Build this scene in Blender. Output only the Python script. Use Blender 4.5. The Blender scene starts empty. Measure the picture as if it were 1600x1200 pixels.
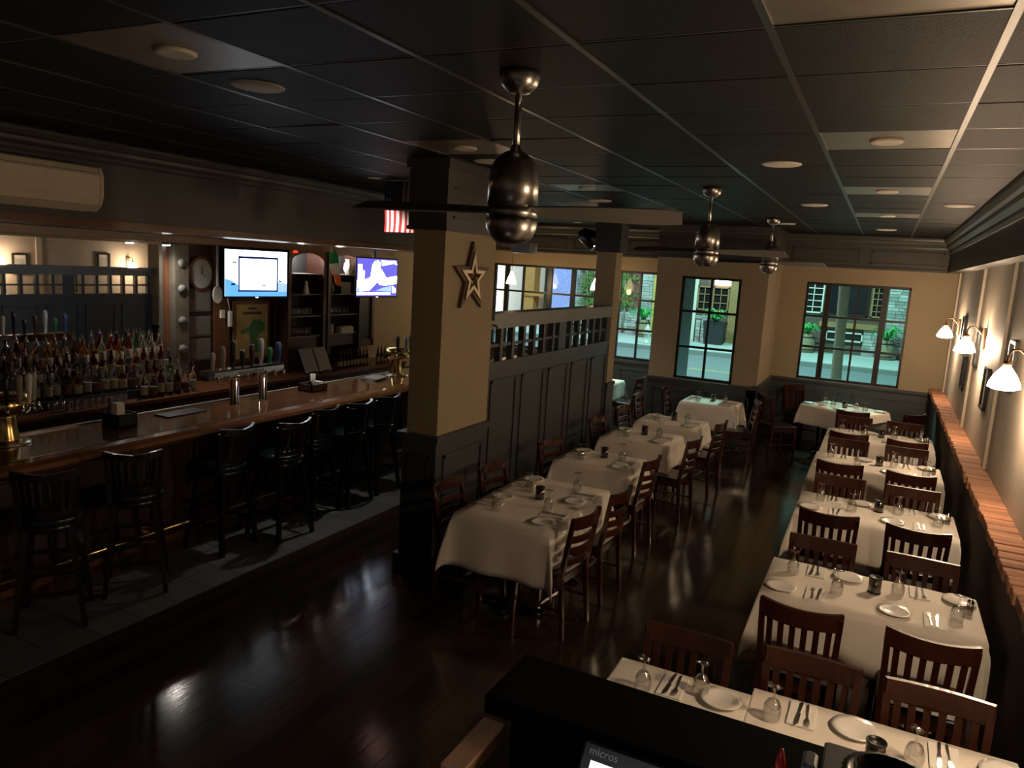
import bpy, math, random
from mathutils import Vector, Matrix
random.seed(7)
S = bpy.context.scene
COL = S.collection
PI = math.pi
# ------------------------------------------------------------------ camera
YAW, PIT, ROL, FPX, H = -0.45284752, -0.15757045, 0.06059655, 1170.0, 2.6
fw = Vector((math.sin(YAW)*math.cos(PIT), math.cos(YAW)*math.cos(PIT), math.sin(PIT)))
rt = Vector((math.cos(YAW), -math.sin(YAW), 0)); up = rt.cross(fw)
rt2 = math.cos(ROL)*rt + math.sin(ROL)*up; up2 = -math.sin(ROL)*rt + math.cos(ROL)*up
cam = bpy.data.cameras.new('camera'); co = bpy.data.objects.new('camera', cam); COL.objects.link(co)
m = Matrix((rt2, up2, -fw)).transposed().to_4x4(); m.translation = Vector((0, 0, H)); co.matrix_world = m
cam.sensor_width = 36; cam.lens = FPX/1600*36; cam.clip_start = 0.05
S.camera = co
# ------------------------------------------------------------------ world and lights
w = bpy.data.worlds.new('night'); S.world = w; w.use_nodes = True
w.node_tree.nodes['Background'].inputs[0].default_value = (0.02, 0.028, 0.05, 1)
w.node_tree.nodes['Background'].inputs[1].default_value = 0.35
S.view_settings.view_transform = 'Standard'; S.view_settings.look = 'None'
S.view_settings.exposure = 0.0; S.view_settings.gamma = 1; S.view_settings.use_curve_mapping = False

def light(name, kind, loc, power, color, radius=0.05, rot=None, spot=None, blend=0.6):
    l = bpy.data.lights.new(name, kind); l.energy = power; l.color = color
    l.shadow_soft_size = radius
    if spot: l.spot_size = spot; l.spot_blend = blend
    o = bpy.data.objects.new(name, l); COL.objects.link(o); o.location = loc
    if rot: o.rotation_euler = rot
    return o
# street lamps outside (cool mercury light), the lit side street
light('street_lamp_right_offscreen', 'POINT', (-2.0, 21.0, 9.0), 4600, (0.38, 1.0, 0.86), 0.3)
light('street_lamp_middle_offscreen', 'POINT', (-9.5, 21.0, 9.0), 3800, (0.62, 0.92, 1.0), 0.3)
light('street_lamp_left_offscreen', 'POINT', (-19.0, 27.0, 7.0), 700, (0.72, 0.62, 1.0), 0.3)
# ------------------------------------------------------------------ materials
MATS = {}
def nt(name):
    mt = bpy.data.materials.new(name); mt.use_nodes = True
    return mt, mt.node_tree, mt.node_tree.nodes['Principled BSDF']
def mat(name, col, rough=0.5, metal=0.0, var=0.15, scale=8.0, bump=0.0, stretch=None, coat=0.0, spec=0.5, trans=0.0, rnd=0.0, sheen=0.0, bscale=None):
    mt, t, b = nt(name)
    N = t.nodes; L = t.links
    tc = N.new('ShaderNodeTexCoord'); mp = N.new('ShaderNodeMapping'); L.new(tc.outputs['Object'], mp.inputs[0])
    if stretch: mp.inputs['Scale'].default_value = stretch
    nz = N.new('ShaderNodeTexNoise'); nz.inputs['Scale'].default_value = scale; nz.inputs['Detail'].default_value = 4
    L.new(mp.outputs[0], nz.inputs['Vector'])
    mx = N.new('ShaderNodeMix'); mx.data_type = 'RGBA'
    mx.inputs[6].default_value = (*[c*(1-var) for c in col], 1); mx.inputs[7].default_value = (*[min(1, c*(1+var)) for c in col], 1)
    L.new(nz.outputs['Fac'], mx.inputs[0])
    out = mx.outputs[2]
    if rnd:
        oi = N.new('ShaderNodeObjectInfo'); mr = N.new('ShaderNodeMapRange')
        mr.inputs['To Min'].default_value = 1-rnd; mr.inputs['To Max'].default_value = 1+rnd
        L.new(oi.outputs['Random'], mr.inputs['Value'])
        hs = N.new('ShaderNodeHueSaturation'); L.new(mr.outputs[0], hs.inputs['Value']); L.new(out, hs.inputs['Color']); out = hs.outputs[0]
    L.new(out, b.inputs['Base Color'])
    b.inputs['Roughness'].default_value = rough; b.inputs['Metallic'].default_value = metal
    b.inputs['Specular IOR Level'].default_value = spec
    b.inputs['Coat Weight'].default_value = coat; b.inputs['Coat Roughness'].default_value = 0.08
    b.inputs['Transmission Weight'].default_value = trans
    if sheen: b.inputs['Sheen Weight'].default_value = sheen
    if bump:
        bp = N.new('ShaderNodeBump'); bp.inputs['Strength'].default_value = bump; bp.inputs['Distance'].default_value = 0.01
        n2 = N.new('ShaderNodeTexNoise'); n2.inputs['Scale'].default_value = bscale or scale*3; n2.inputs['Detail'].default_value = 5
        L.new(mp.outputs[0], n2.inputs['Vector']); L.new(n2.outputs['Fac'], bp.inputs['Height']); L.new(bp.outputs[0], b.inputs['Normal'])
    MATS[name] = mt; return mt
def emat(name, col, strength, var=0.1, scale=6.0):
    mt, t, b = nt(name); N = t.nodes; L = t.links
    tc = N.new('ShaderNodeTexCoord'); nz = N.new('ShaderNodeTexNoise'); nz.inputs['Scale'].default_value = scale
    L.new(tc.outputs['Object'], nz.inputs['Vector'])
    mx = N.new('ShaderNodeMix'); mx.data_type = 'RGBA'
    mx.inputs[6].default_value = (*[c*(1-var) for c in col], 1); mx.inputs[7].default_value = (*[min(1, c*(1+var)) for c in col], 1)
    L.new(nz.outputs['Fac'], mx.inputs[0]); L.new(mx.outputs[2], b.inputs['Emission Color'])
    b.inputs['Base Color'].default_value = (*col, 1)
    b.inputs['Emission Strength'].default_value = strength; MATS[name] = mt; return mt
def glassmat(name, col, rough=0.02, ior=1.45):
    mt, t, b = nt(name); N = t.nodes; L = t.links
    b.inputs['Transmission Weight'].default_value = 1; b.inputs['IOR'].default_value = ior
    nz = N.new('ShaderNodeTexNoise'); nz.inputs['Scale'].default_value = 20
    mr = N.new('ShaderNodeMapRange'); mr.inputs['To Min'].default_value = rough*0.7; mr.inputs['To Max'].default_value = rough*1.6
    L.new(nz.outputs['Fac'], mr.inputs['Value']); L.new(mr.outputs[0], b.inputs['Roughness'])
    b.inputs['Base Color'].default_value = (*col, 1); MATS[name] = mt; return mt
def panemat(name):
    mt = bpy.data.materials.new(name); mt.use_nodes = True; t = mt.node_tree; N = t.nodes; L = t.links
    N.clear(); o = N.new('ShaderNodeOutputMaterial'); tr = N.new('ShaderNodeBsdfTransparent'); g = N.new('ShaderNodeBsdfGlossy')
    g.inputs['Roughness'].default_value = 0.02; tr.inputs[0].default_value = (0.93, 0.96, 0.95, 1)
    fr = N.new('ShaderNodeFresnel'); fr.inputs[0].default_value = 1.2
    mx = N.new('ShaderNodeMixShader'); L.new(fr.outputs[0], mx.inputs[0]); L.new(tr.outputs[0], mx.inputs[1]); L.new(g.outputs[0], mx.inputs[2]); L.new(mx.outputs[0], o.inputs[0])
    MATS[name] = mt; return mt

def thinglass(name, tint, base=0.06, edge=0.75):
    mt = bpy.data.materials.new(name); mt.use_nodes = True; t = mt.node_tree; N = t.nodes; L = t.links
    N.clear(); o = N.new('ShaderNodeOutputMaterial'); tr = N.new('ShaderNodeBsdfTransparent'); g = N.new('ShaderNodeBsdfGlossy')
    g.inputs['Roughness'].default_value = 0.04; tr.inputs[0].default_value = (*tint, 1)
    lw = N.new('ShaderNodeLayerWeight'); lw.inputs[0].default_value = 0.35; nz = N.new('ShaderNodeTexNoise'); nz.inputs['Scale'].default_value = 30
    mr = N.new('ShaderNodeMapRange'); mr.inputs['To Min'].default_value = base; mr.inputs['To Max'].default_value = edge; L.new(lw.outputs['Facing'], mr.inputs['Value'])
    ad = N.new('ShaderNodeMath'); ad.operation = 'MULTIPLY_ADD'; ad.inputs[1].default_value = 0.04; L.new(nz.outputs['Fac'], ad.inputs[0]); L.new(mr.outputs[0], ad.inputs[2])
    mx = N.new('ShaderNodeMixShader'); L.new(ad.outputs[0], mx.inputs[0]); L.new(tr.outputs[0], mx.inputs[1]); L.new(g.outputs[0], mx.inputs[2]); L.new(mx.outputs[0], o.inputs[0])
    MATS[name] = mt; return mt
mat('floorwood', (0.028, 0.017, 0.011), 0.13, var=0.35, scale=3, stretch=(14, 1.2, 1), bump=0.04, rnd=0.35, bscale=6)
mat('subfloor', (0.030, 0.018, 0.012), 0.22, var=0.3, scale=3, stretch=(12, 1, 1), bump=0.1)
mat('floortile', (0.10, 0.11, 0.11), 0.55, var=0.25, scale=5, rnd=0.12)
mat('grout', (0.04, 0.04, 0.04), 0.8)
mat('tileceil', (0.013, 0.0115, 0.010), 0.55, var=0.2, scale=30, bump=0.35, rnd=0.15, bscale=160, spec=0.12)
mat('panelgloss', (0.26, 0.22, 0.17), 0.40, metal=0.7, var=0.3, scale=6, bump=0.12, bscale=45, spec=0.8)
mat('gridbar', (0.035, 0.030, 0.025), 0.35, var=0.2)
mat('beige', (0.33, 0.26, 0.165), 0.75, var=0.06, scale=3, bump=0.04)
mat('taupe', (0.42, 0.36, 0.29), 0.6, var=0.08, scale=3, bump=0.05)
mat('greyblue', (0.23, 0.245, 0.25), 0.6, var=0.06, scale=3)
mat('darktrim', (0.050, 0.056, 0.060), 0.38, var=0.12, scale=4)
mat('darkfrieze', (0.060, 0.055, 0.050), 0.4, var=0.15, scale=4)
mat('captrim', (0.16, 0.155, 0.145), 0.4, var=0.1, scale=4)
mat('soffit', (0.050, 0.050, 0.050), 0.42, var=0.15, scale=4, bump=0.04)
mat('brick', (0.34, 0.15, 0.075), 0.8, var=0.35, scale=14, bump=0.5, rnd=0.3)
mat('mortar', (0.16, 0.11, 0.08), 0.9)
mat('darkbrick', (0.060, 0.034, 0.024), 0.85, var=0.5, scale=9, bump=1.0, stretch=(3, 3, 12))
mat('cloth', (0.82, 0.76, 0.68), 0.85, var=0.04, scale=5, bump=0.06, sheen=0.15)
mat('napkin', (0.86, 0.83, 0.78), 0.85, var=0.04)
mat('china', (0.85, 0.82, 0.77), 0.22, var=0.03, coat=0.3)
mat('steel', (0.62, 0.60, 0.57), 0.28, metal=1, var=0.08, scale=20)
mat('brushed', (0.46, 0.44, 0.42), 0.30, metal=1, var=0.12, scale=10, stretch=(1, 1, 18))
mat('bladegrey', (0.24, 0.225, 0.21), 0.45, metal=0.3, var=0.1)
mat('chrome', (0.75, 0.75, 0.74), 0.10, metal=1, var=0.04)
mat('brass', (0.72, 0.52, 0.22), 0.20, metal=1, var=0.1)
mat('mahogany', (0.045, 0.012, 0.007), 0.22, var=0.35, scale=5, stretch=(4, 4, 1), coat=0.5)
mat('darkchair', (0.040, 0.011, 0.006), 0.32, spec=0.2, var=0.35, scale=5, stretch=(4, 4, 1), coat=0.10)
mat('blackvinyl', (0.012, 0.012, 0.014), 0.30, var=0.2, bump=0.08)
mat('stoolwood', (0.011, 0.007, 0.006), 0.30, var=0.3, coat=0.3)
mat('stoolseat', (0.012, 0.020, 0.026), 0.25, var=0.2)
mat('bartop', (0.20, 0.085, 0.032), 0.14, var=0.45, scale=4, stretch=(6, 0.8, 6), coat=0.9, bump=0.03)
mat('winframe', (0.014, 0.011, 0.010), 0.4)
mat('barfront', (0.034, 0.015, 0.010), 0.45, var=0.4, scale=4, stretch=(4, 4, 0.8))
mat('backwood', (0.14, 0.052, 0.022), 0.32, var=0.4, scale=4, stretch=(3, 3, 0.7), coat=0.3)
mat('darkwood', (0.045, 0.016, 0.010), 0.35, var=0.4, scale=4, stretch=(3, 3, 0.7))
mat('rawwood', (0.33, 0.17, 0.085), 0.6, var=0.45, scale=7, stretch=(6, 1, 6), bump=0.2)
mat('blackpaint', (0.004, 0.004, 0.004), 0.9, spec=0.04, var=0.3, scale=30, bump=0.05)
mat('blackplastic', (0.010, 0.010, 0.012), 0.35, var=0.2, spec=0.3)
mat('greyplastic', (0.16, 0.16, 0.16), 0.45, var=0.1)
mat('shelfdark', (0.030, 0.032, 0.034), 0.35, var=0.2)
mat('cream', (0.72, 0.64, 0.50), 0.45, var=0.05)
mat('whitepaint', (0.80, 0.78, 0.74), 0.5, var=0.05)
mat('paper', (0.62, 0.58, 0.50), 0.7, var=0.12, scale=12)
mat('mutedpaper', (0.34, 0.33, 0.31), 0.6, var=0.2, scale=12)
mat('postergold', (0.42, 0.32, 0.12), 0.5, var=0.2, scale=10)
mat('postergreen', (0.05, 0.20, 0.07), 0.5, var=0.4, scale=14)
mat('carved', (0.10, 0.085, 0.065), 0.5, var=0.4, scale=14, bump=0.4)
mat('notice', (0.16, 0.145, 0.125), 0.6, var=0.3, scale=14)
mat('mirror', (0.78, 0.79, 0.80), 0.015, metal=1, var=0.02)
mat('flagred', (0.50, 0.02, 0.03), 0.8); mat('flagwhite', (0.82, 0.80, 0.78), 0.8); mat('flagblue', (0.01, 0.014, 0.05), 0.8)
mat('flaggreen', (0.01, 0.30, 0.10), 0.8); mat('flagorange', (0.95, 0.20, 0.04), 0.8)
mat('starmetal', (0.50, 0.42, 0.30), 0.45, metal=0.6, var=0.3); mat('stardark', (0.10, 0.052, 0.020), 0.55, var=0.4)
mat('lblcream', (0.34, 0.29, 0.21), 0.7, var=0.3, scale=40); mat('lbldark', (0.10, 0.03, 0.02), 0.6, var=0.4, scale=40)
mat('speakerwhite', (0.62, 0.56, 0.48), 0.6, var=0.04)
mat('redplastic', (0.65, 0.03, 0.02), 0.3)
mat('handleblack', (0.014, 0.014, 0.018), 0.3); mat('handlegreen', (0.02, 0.13, 0.05), 0.3); mat('handleblue', (0.02, 0.05, 0.14), 0.3); mat('handlegrey', (0.40, 0.40, 0.38), 0.35)
mat('asphalt', (0.20, 0.21, 0.22), 0.8, var=0.12, scale=3, bump=0.1); mat('sidewalk', (0.52, 0.56, 0.54), 0.85, var=0.1, scale=3, bump=0.1)
mat('kerb', (0.30, 0.30, 0.29), 0.85); mat('stone', (0.46, 0.44, 0.41), 0.85, var=0.35, scale=5, rnd=0.3, bump=0.4)
mat('facade', (0.12, 0.085, 0.065), 0.8, var=0.3); mat('outwood', (0.36, 0.20, 0.08), 0.6, var=0.3, scale=4)
mat('outtrim', (0.74, 0.70, 0.60), 0.6, var=0.06); mat('outglass', (0.016, 0.014, 0.018), 0.12, var=0.3)
mat('trunk', (0.36, 0.33, 0.24), 0.9, var=0.25, scale=6, bump=0.5); mat('fern', (0.08, 0.45, 0.12), 0.6, var=0.5, scale=10); mat('vine', (0.14, 0.22, 0.05), 0.7, var=0.6, scale=12); mat('redbrick', (0.24, 0.09, 0.07), 0.85, var=0.4, scale=20, bump=0.3)
mat('barrel', (0.34, 0.26, 0.15), 0.7, var=0.3, stretch=(6, 6, 1)); mat('planter', (0.022, 0.022, 0.024), 0.6)
mat('yellowpaint', (0.62, 0.47, 0.10), 0.7); mat('hydrant', (0.62, 0.60, 0.52), 0.5)
thinglass('glass', (0.96, 0.96, 0.95)); thinglass('smoke', (0.50, 0.45, 0.41), 0.12, 0.5); glassmat('bclear', (0.92, 0.95, 0.94)); glassmat('bgreen', (0.10, 0.32, 0.12)); glassmat('bbrown', (0.22, 0.07, 0.015)); glassmat('bamber', (0.75, 0.30, 0.04)); glassmat('bred', (0.35, 0.03, 0.02))
panemat('pane')
SHADE = emat('shade', (1.0, 0.69, 0.45), 165.0)
emat('canlit', (1.0, 0.93, 0.82), 90.0); emat('pendantlit', (1.0, 0.66, 0.34), 25.0)
emat('tvwhite', (0.80, 0.90, 1.0), 4.5); emat('tvblue', (0.10, 0.34, 0.95), 1.6); emat('tvnavy', (0.01, 0.02, 0.16), 0.5); emat('tvpurple', (0.13, 0.12, 0.72), 1.2); emat('tvmid', (0.30, 0.46, 1.0), 1.6)
emat('posscreen', (0.80, 0.92, 1.0), 1.3); emat('posblue', (0.05, 0.16, 0.55), 0.8)
emat('litwindow', (1.0, 0.92, 0.95), 2.6); emat('litsign', (1.0, 0.93, 0.82), 14.0); mat('orangepaint', (0.80, 0.42, 0.12), 0.7); emat('litshop', (0.22, 0.27, 0.6), 0.75, var=1.0, scale=9); emat('redled', (1, 0.06, 0.02), 1.0)
# ------------------------------------------------------------------ mesh helpers
class MB:
    def __init__(s): s.v = []; s.f = []; s.mi = []; s.sm = []; s.m = 0
    def add(s, vs, fs, smooth=False):
        b = len(s.v); s.v += [tuple(v) for v in vs]
        for f in fs: s.f.append([b+i for i in f]); s.mi.append(s.m); s.sm.append(smooth)
        return s
    def box(s, x0, x1, y0, y1, z0, z1):
        x0, x1 = min(x0, x1), max(x0, x1); y0, y1 = min(y0, y1), max(y0, y1); z0, z1 = min(z0, z1), max(z0, z1)
        return s.add([(x0,y0,z0),(x1,y0,z0),(x1,y1,z0),(x0,y1,z0),(x0,y0,z1),(x1,y0,z1),(x1,y1,z1),(x0,y1,z1)],
                     [(0,3,2,1),(4,5,6,7),(0,1,5,4),(1,2,6,5),(2,3,7,6),(3,0,4,7)])
    def cbox(s, x0, x1, y0, y1, z0, z1, c=0.01):
        # box with chamfered vertical and top edges
        def ring(i, z): return [(x0+i+c, y0+i, z), (x1-i-c, y0+i, z), (x1-i, y0+i+c, z), (x1-i, y1-i-c, z), (x1-i-c, y1-i, z), (x0+i+c, y1-i, z), (x0+i, y1-i-c, z), (x0+i, y0+i+c, z)]
        vs = ring(0, z0)+ring(0, z1-c)+ring(c, z1)
        fs = [tuple(range(7, -1, -1)), tuple(range(16, 24))]
        for k in (0, 8):
            for i in range(8): fs.append((k+i, k+(i+1) % 8, k+8+(i+1) % 8, k+8+i))
        return s.add(vs, fs)
    def bar(s, p0, p1, w0, d0, w1=None, d1=None, ref=(0, 1, 0)):
        p0, p1 = Vector(p0), Vector(p1); a = (p1-p0).normalized(); r = Vector(ref)
        u = a.cross(r)
        if u.length < 1e-3: u = a.cross(Vector((1, 0, 0)))
        u.normalize(); v = u.cross(a).normalized()
        w1 = w0 if w1 is None else w1; d1 = d0 if d1 is None else d1
        vs = []
        for p, ww, dd in ((p0, w0, d0), (p1, w1, d1)):
            for i, j in ((-1,-1),(1,-1),(1,1),(-1,1)): vs.append(p+u*ww/2*i+v*dd/2*j)
        return s.add(vs, [(0,1,2,3),(7,6,5,4),(0,4,5,1),(1,5,6,2),(2,6,7,3),(3,7,4,0)])
    def tube(s, pts, r, n=8, cap=True):
        pts = [Vector(p) for p in pts]; rs = r if isinstance(r, (list, tuple)) else [r]*len(pts)
        vs = []; fs = []
        for i, p in enumerate(pts):
            a = (pts[min(i+1, len(pts)-1)]-pts[max(i-1, 0)]).normalized()
            if i == 0:
                u = a.cross(Vector((0, 0, 1)))
                if u.length < 1e-3: u = Vector((1, 0, 0))
            else:
                u = u-a*u.dot(a)
                if u.length < 1e-4: u = a.cross(Vector((0, 1, 0)))
            u = u.normalized(); v = u.cross(a)
            for k in range(n):
                t = 2*PI*k/n; vs.append(p+u*rs[i]*math.cos(t)+v*rs[i]*math.sin(t))
        for i in range(len(pts)-1):
            for k in range(n): fs.append((i*n+k, i*n+(k+1) % n, (i+1)*n+(k+1) % n, (i+1)*n+k))
        if cap: fs += [tuple(range(n-1, -1, -1)), tuple((len(pts)-1)*n+k for k in range(n))]
        return s.add(vs, fs, True)
    def lathe(s, prof, n=20, c=(0, 0, 0), sx=1, sy=1):
        vs = []; fs = []
        for r, z in prof:
            for k in range(n):
                t = 2*PI*k/n; vs.append((c[0]+sx*r*math.cos(t), c[1]+sy*r*math.sin(t), c[2]+z))
        for i in range(len(prof)-1):
            for k in range(n): fs.append((i*n+k, i*n+(k+1) % n, (i+1)*n+(k+1) % n, (i+1)*n+k))
        if prof[0][0] > 1e-5: fs.append(tuple(range(n-1, -1, -1)))
        if prof[-1][0] > 1e-5: fs.append(tuple((len(prof)-1)*n+k for k in range(n)))
        return s.add(vs, fs, True)
    def prism(s, poly, a, b, axis='z'):
        # poly of 2D points extruded a..b along an axis
        def P(u, v, t): return {'z': (u, v, t), 'y': (u, t, v), 'x': (t, u, v)}[axis]
        n = len(poly); vs = [P(u, v, a) for u, v in poly]+[P(u, v, b) for u, v in poly]
        fs = [tuple(range(n-1, -1, -1)), tuple(range(n, 2*n))]+[(i, (i+1) % n, n+(i+1) % n, n+i) for i in range(n)]
        return s.add(vs, fs)
    def rail(s, pts, t, h):
        # vertical-faced strip along plan points (x,y,z): thickness t, height h
        P = [Vector(p) for p in pts]; vs = []; n = len(P)
        for i, p in enumerate(P):
            a = (P[min(i+1, n-1)]-P[max(i-1, 0)]); a.z = 0; a.normalize(); nn = Vector((-a.y, a.x, 0))*t/2
            vs += [p-nn, p+nn, p+nn+Vector((0, 0, h)), p-nn+Vector((0, 0, h))]
        fs = [(0, 1, 2, 3), tuple(4*(n-1)+k for k in (3, 2, 1, 0))]
        for i in range(n-1):
            for k in range(4): fs.append((4*i+k, 4*(i+1)+k, 4*(i+1)+(k+1) % 4, 4*i+(k+1) % 4))
        return s.add(vs, fs, False)
    def ball(s, c, r, n=12, sz=1.0):
        pr = [(r*math.sin(PI*i/8), -r*sz*math.cos(PI*i/8)) for i in range(9)]
        pr[0] = (0.0, -r*sz); pr[-1] = (0.0, r*sz)
        return s.lathe(pr, n, c)
    def mesh(s, name, mats):
        me = bpy.data.meshes.new(name); me.from_pydata(s.v, [], s.f)
        if not isinstance(mats, (list, tuple)): mats = [mats]
        for k in mats: me.materials.append(MATS[k])
        me.polygons.foreach_set('material_index', s.mi); me.polygons.foreach_set('use_smooth', s.sm)
        me.validate(); me.update()
        # consistent outward normals
        import bmesh
        bm = bmesh.new(); bm.from_mesh(me); bmesh.ops.recalc_face_normals(bm, faces=bm.faces); bm.to_mesh(me); bm.free()
        return me
    def build(s, name, mats, parent=None, loc=None, rotz=0):
        o = bpy.data.objects.new(name, s.mesh(name, mats)); COL.objects.link(o)
        if parent: o.parent = parent
        if loc: o.location = loc
        if rotz: o.rotation_euler = (0, 0, rotz)
        return o
def tag(o, label=None, cat=None, group=None, kind=None):
    if label: o['label'] = label
    if cat: o['category'] = cat
    if group: o['group'] = group
    if kind: o['kind'] = kind
    return o
def thing(name, label, cat, loc=(0, 0, 0), rotz=0, group=None):
    o = bpy.data.objects.new(name, None); COL.objects.link(o); o.location = loc; o.rotation_euler = (0, 0, rotz)
    o.empty_display_size = 0.1
    return tag(o, label, cat, group)
def struct(o): return tag(o, kind='structure')
def copy_tree(o, parent=None):
    c = o.copy(); COL.objects.link(c); c.parent = parent
    for ch in [k for k in ALLCH.get(o.name, [])] or list(o.children): copy_tree(ch, c)
    return c
ALLCH = {}
def dup(proto, loc, rotz, label, cat=None, group=None):
    c = copy_tree(proto); c.location = loc; c.rotation_euler = (0, 0, rotz)
    for k in ('group',):
        if k in c: del c[k]
    tag(c, label, cat, group); return c
class Proto:
    # first use is the original, later uses are copies
    def __init__(s, o, cat): s.o = o; s.used = False; s.cat = cat
    def put(s, loc, rotz, label, group=None):
        if not s.used:
            s.used = True; s.o.location = loc; s.o.rotation_euler = (0, 0, rotz); return tag(s.o, label, s.cat, group)
        return dup(s.o, loc, rotz, label, s.cat, group)
def text_mesh(name, body, size, matname, parent, mw, depth=0.0006):
    cu = bpy.data.curves.new(name, 'FONT'); cu.body = body; cu.size = size; cu.extrude = depth; cu.align_x = 'CENTER'; cu.align_y = 'CENTER'
    t = bpy.data.objects.new(name, cu); COL.objects.link(t)
    dg = bpy.context.evaluated_depsgraph_get(); me = bpy.data.meshes.new_from_object(t.evaluated_get(dg))
    bpy.data.objects.remove(t); me.materials.clear(); me.materials.append(MATS[matname])
    o = bpy.data.objects.new(name, me); COL.objects.link(o); o.parent = parent; o.matrix_local = mw; return o
# ------------------------------------------------------------------ shell
CZ = 3.38
fl = struct(MB().box(-7.6, 1.3, -3.2, 13.45, -0.12, -0.012).build('floor', 'subfloor'))
PW, PL = 0.128, 1.62
pm = MB().box(-PW/2+0.0012, PW/2-0.0012, -PL/2+0.001, PL/2-0.001, -0.012, 0).mesh('plank', 'floorwood')
nplank = 0
px0 = -4.37+PW/2; col_i = 0
while px0+PW*col_i < 0.78:
    x = px0+PW*col_i; off = random.uniform(0, PL); y = 1.7-off+PL/2
    while y-PL/2 < 13.2 and nplank < 300:
        if y+PL/2 > 1.9:
            o = bpy.data.objects.new('plank', pm); COL.objects.link(o); o.parent = fl; o.location = (x, y, random.uniform(-0.0006, 0.0)); nplank += 1
            if x < -1.2 and y > 11.2: pass
        y += PL
    col_i += 1
    if nplank >= 300: break
# remaining boards (beyond the 300 nearest) as one part
rest = MB()
while px0+PW*col_i < 0.78:
    x = px0+PW*col_i; y = 1.7-random.uniform(0, PL)+PL/2
    while y-PL/2 < 13.2:
        rest.box(x-PW/2+.0012, x+PW/2-.0012, y-PL/2+.001, y+PL/2-.001, -.012, 0); y += PL
    col_i += 1
if rest.v: tag(rest.build('plank_rest', 'floorwood', fl), kind='stuff')
# tiled strip along the bar
ts = struct(MB().box(-6.0, -4.372, 1.2, 9.6, -0.012, -0.003).build('floor_tile_strip', 'grout'))
tm = MB().box(-0.148, 0.148, -0.148, 0.148, -0.003, 0.002).mesh('tile', 'floortile')
for i in range(3):
    for j in range(28):
        o = bpy.data.objects.new('tile', tm); COL.objects.link(o); o.parent = ts; o.location = (-4.525-0.302*i, 1.36+0.302*j, 0)
MB().box(-6.0, -4.372, -3.2, 1.2, -0.012, 0).build('floor_side', 'subfloor')['kind'] = 'structure'
MB().box(-7.6, -4.372, 9.6, 13.4, -0.012, 0).build('floor_front', 'subfloor')['kind'] = 'structure'
# ceiling
ce = struct(MB().box(-7.6, 1.3, -3.2, 13.45, CZ+0.03, CZ+0.15).build('ceiling', 'darkfrieze'))
GX = [0.23-0.66*k for k in range(-1, 10)]; GY = [1.98-0.595*3+0.595*k for k in range(0, 24)]
tme = MB().cbox(-0.322, 0.322, -0.29, 0.29, -0.012, 0.01, 0.004)
tme.v = [(x, y, -z) for x, y, z in tme.v]
tmesh = tme.mesh('ceiling_tile', 'tileceil'); pmesh = MB().box(-0.322, 0.322, -0.29, 0.29, -0.006, 0.012).mesh('light_panel', 'panelgloss')
panels = {(c, r) for c in (1, 5) for r in (3, 7, 11, 15)}
rim_m = MB().lathe([(0.055, -0.012), (0.075, -0.016), (0.085, -0.008), (0.085, 0)], 20).mesh('can_trim', 'speakerwhite')
for c in range(len(GX)-1):
    for r in range(len(GY)-1):
        cx = (GX[c]+GX[c+1])/2; cy = (GY[r]+GY[r+1])/2
        if cx < -5.75 or cx > 0.8: continue
        isp = (c, r) in panels
        o = bpy.data.objects.new('light_panel' if isp else 'ceiling_tile', pmesh if isp else tmesh); COL.objects.link(o); o.parent = ce
        o.location = (cx, cy, CZ+0.012-random.uniform(0, 0.004)); o.rotation_euler = (random.uniform(-.006, .006), random.uniform(-.004, .004), 0)
        if isp:
            k = bpy.data.objects.new('can_trim', rim_m); COL.objects.link(k); k.parent = o; k.location = (0, 0, -0.006)
for x in GX[:-1]: MB().box(x-0.0125, x+0.0125, GY[0], 13.3, CZ-0.002, CZ+0.03).build('grid_bar', 'gridbar', ce)
for y in GY: MB().box(-5.8, 0.72, y-0.006, y+0.006, CZ+0.002, CZ+0.03).build('grid_bar', 'gridbar', ce)

# right wall, brick ledge, frieze and crown
wr = struct(MB().box(0.95, 1.1, -3.2, 13.45, 0, CZ+0.1).build('wall_right', 'taupe'))
for y in (7.55, 9.75, 12.9): MB().box(0.925, 0.96, y-0.06, y+0.06, 1.1, 2.87).build('pilaster', 'taupe', wr)
lg = struct(MB().box(0.80, 0.955, -3.0, 13.3, 0, 1.035).build('wall_brick_ledge', 'darkbrick'))
bm_ = [MB().cbox(-0.088-dx, 0.085, -0.034, 0.034, -0.062, 0.0, 0.004).mesh('brick', 'brick') for dx in (0, 0.006, 0.012)]
y = 2.6; i = 0
while y < 13.25:
    o = bpy.data.objects.new('brick', random.choice(bm_)); COL.objects.link(o); o.parent = lg
    o.location = (0.868, y, 1.10+random.uniform(-.004, .003)); o.rotation_euler = (0, random.uniform(-.015, .015), random.uniform(-.03, .03)); y += 0.0735; i += 1
MB().box(0.80, 0.95, 2.5, 13.3, 1.03, 1.088).build('mortar_bed', 'mortar', lg)
fr = struct(MB().box(0.80, 0.96, -3.0, 13.3, 2.87, CZ+0.03).build('trim_1', 'darkfrieze'))
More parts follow.
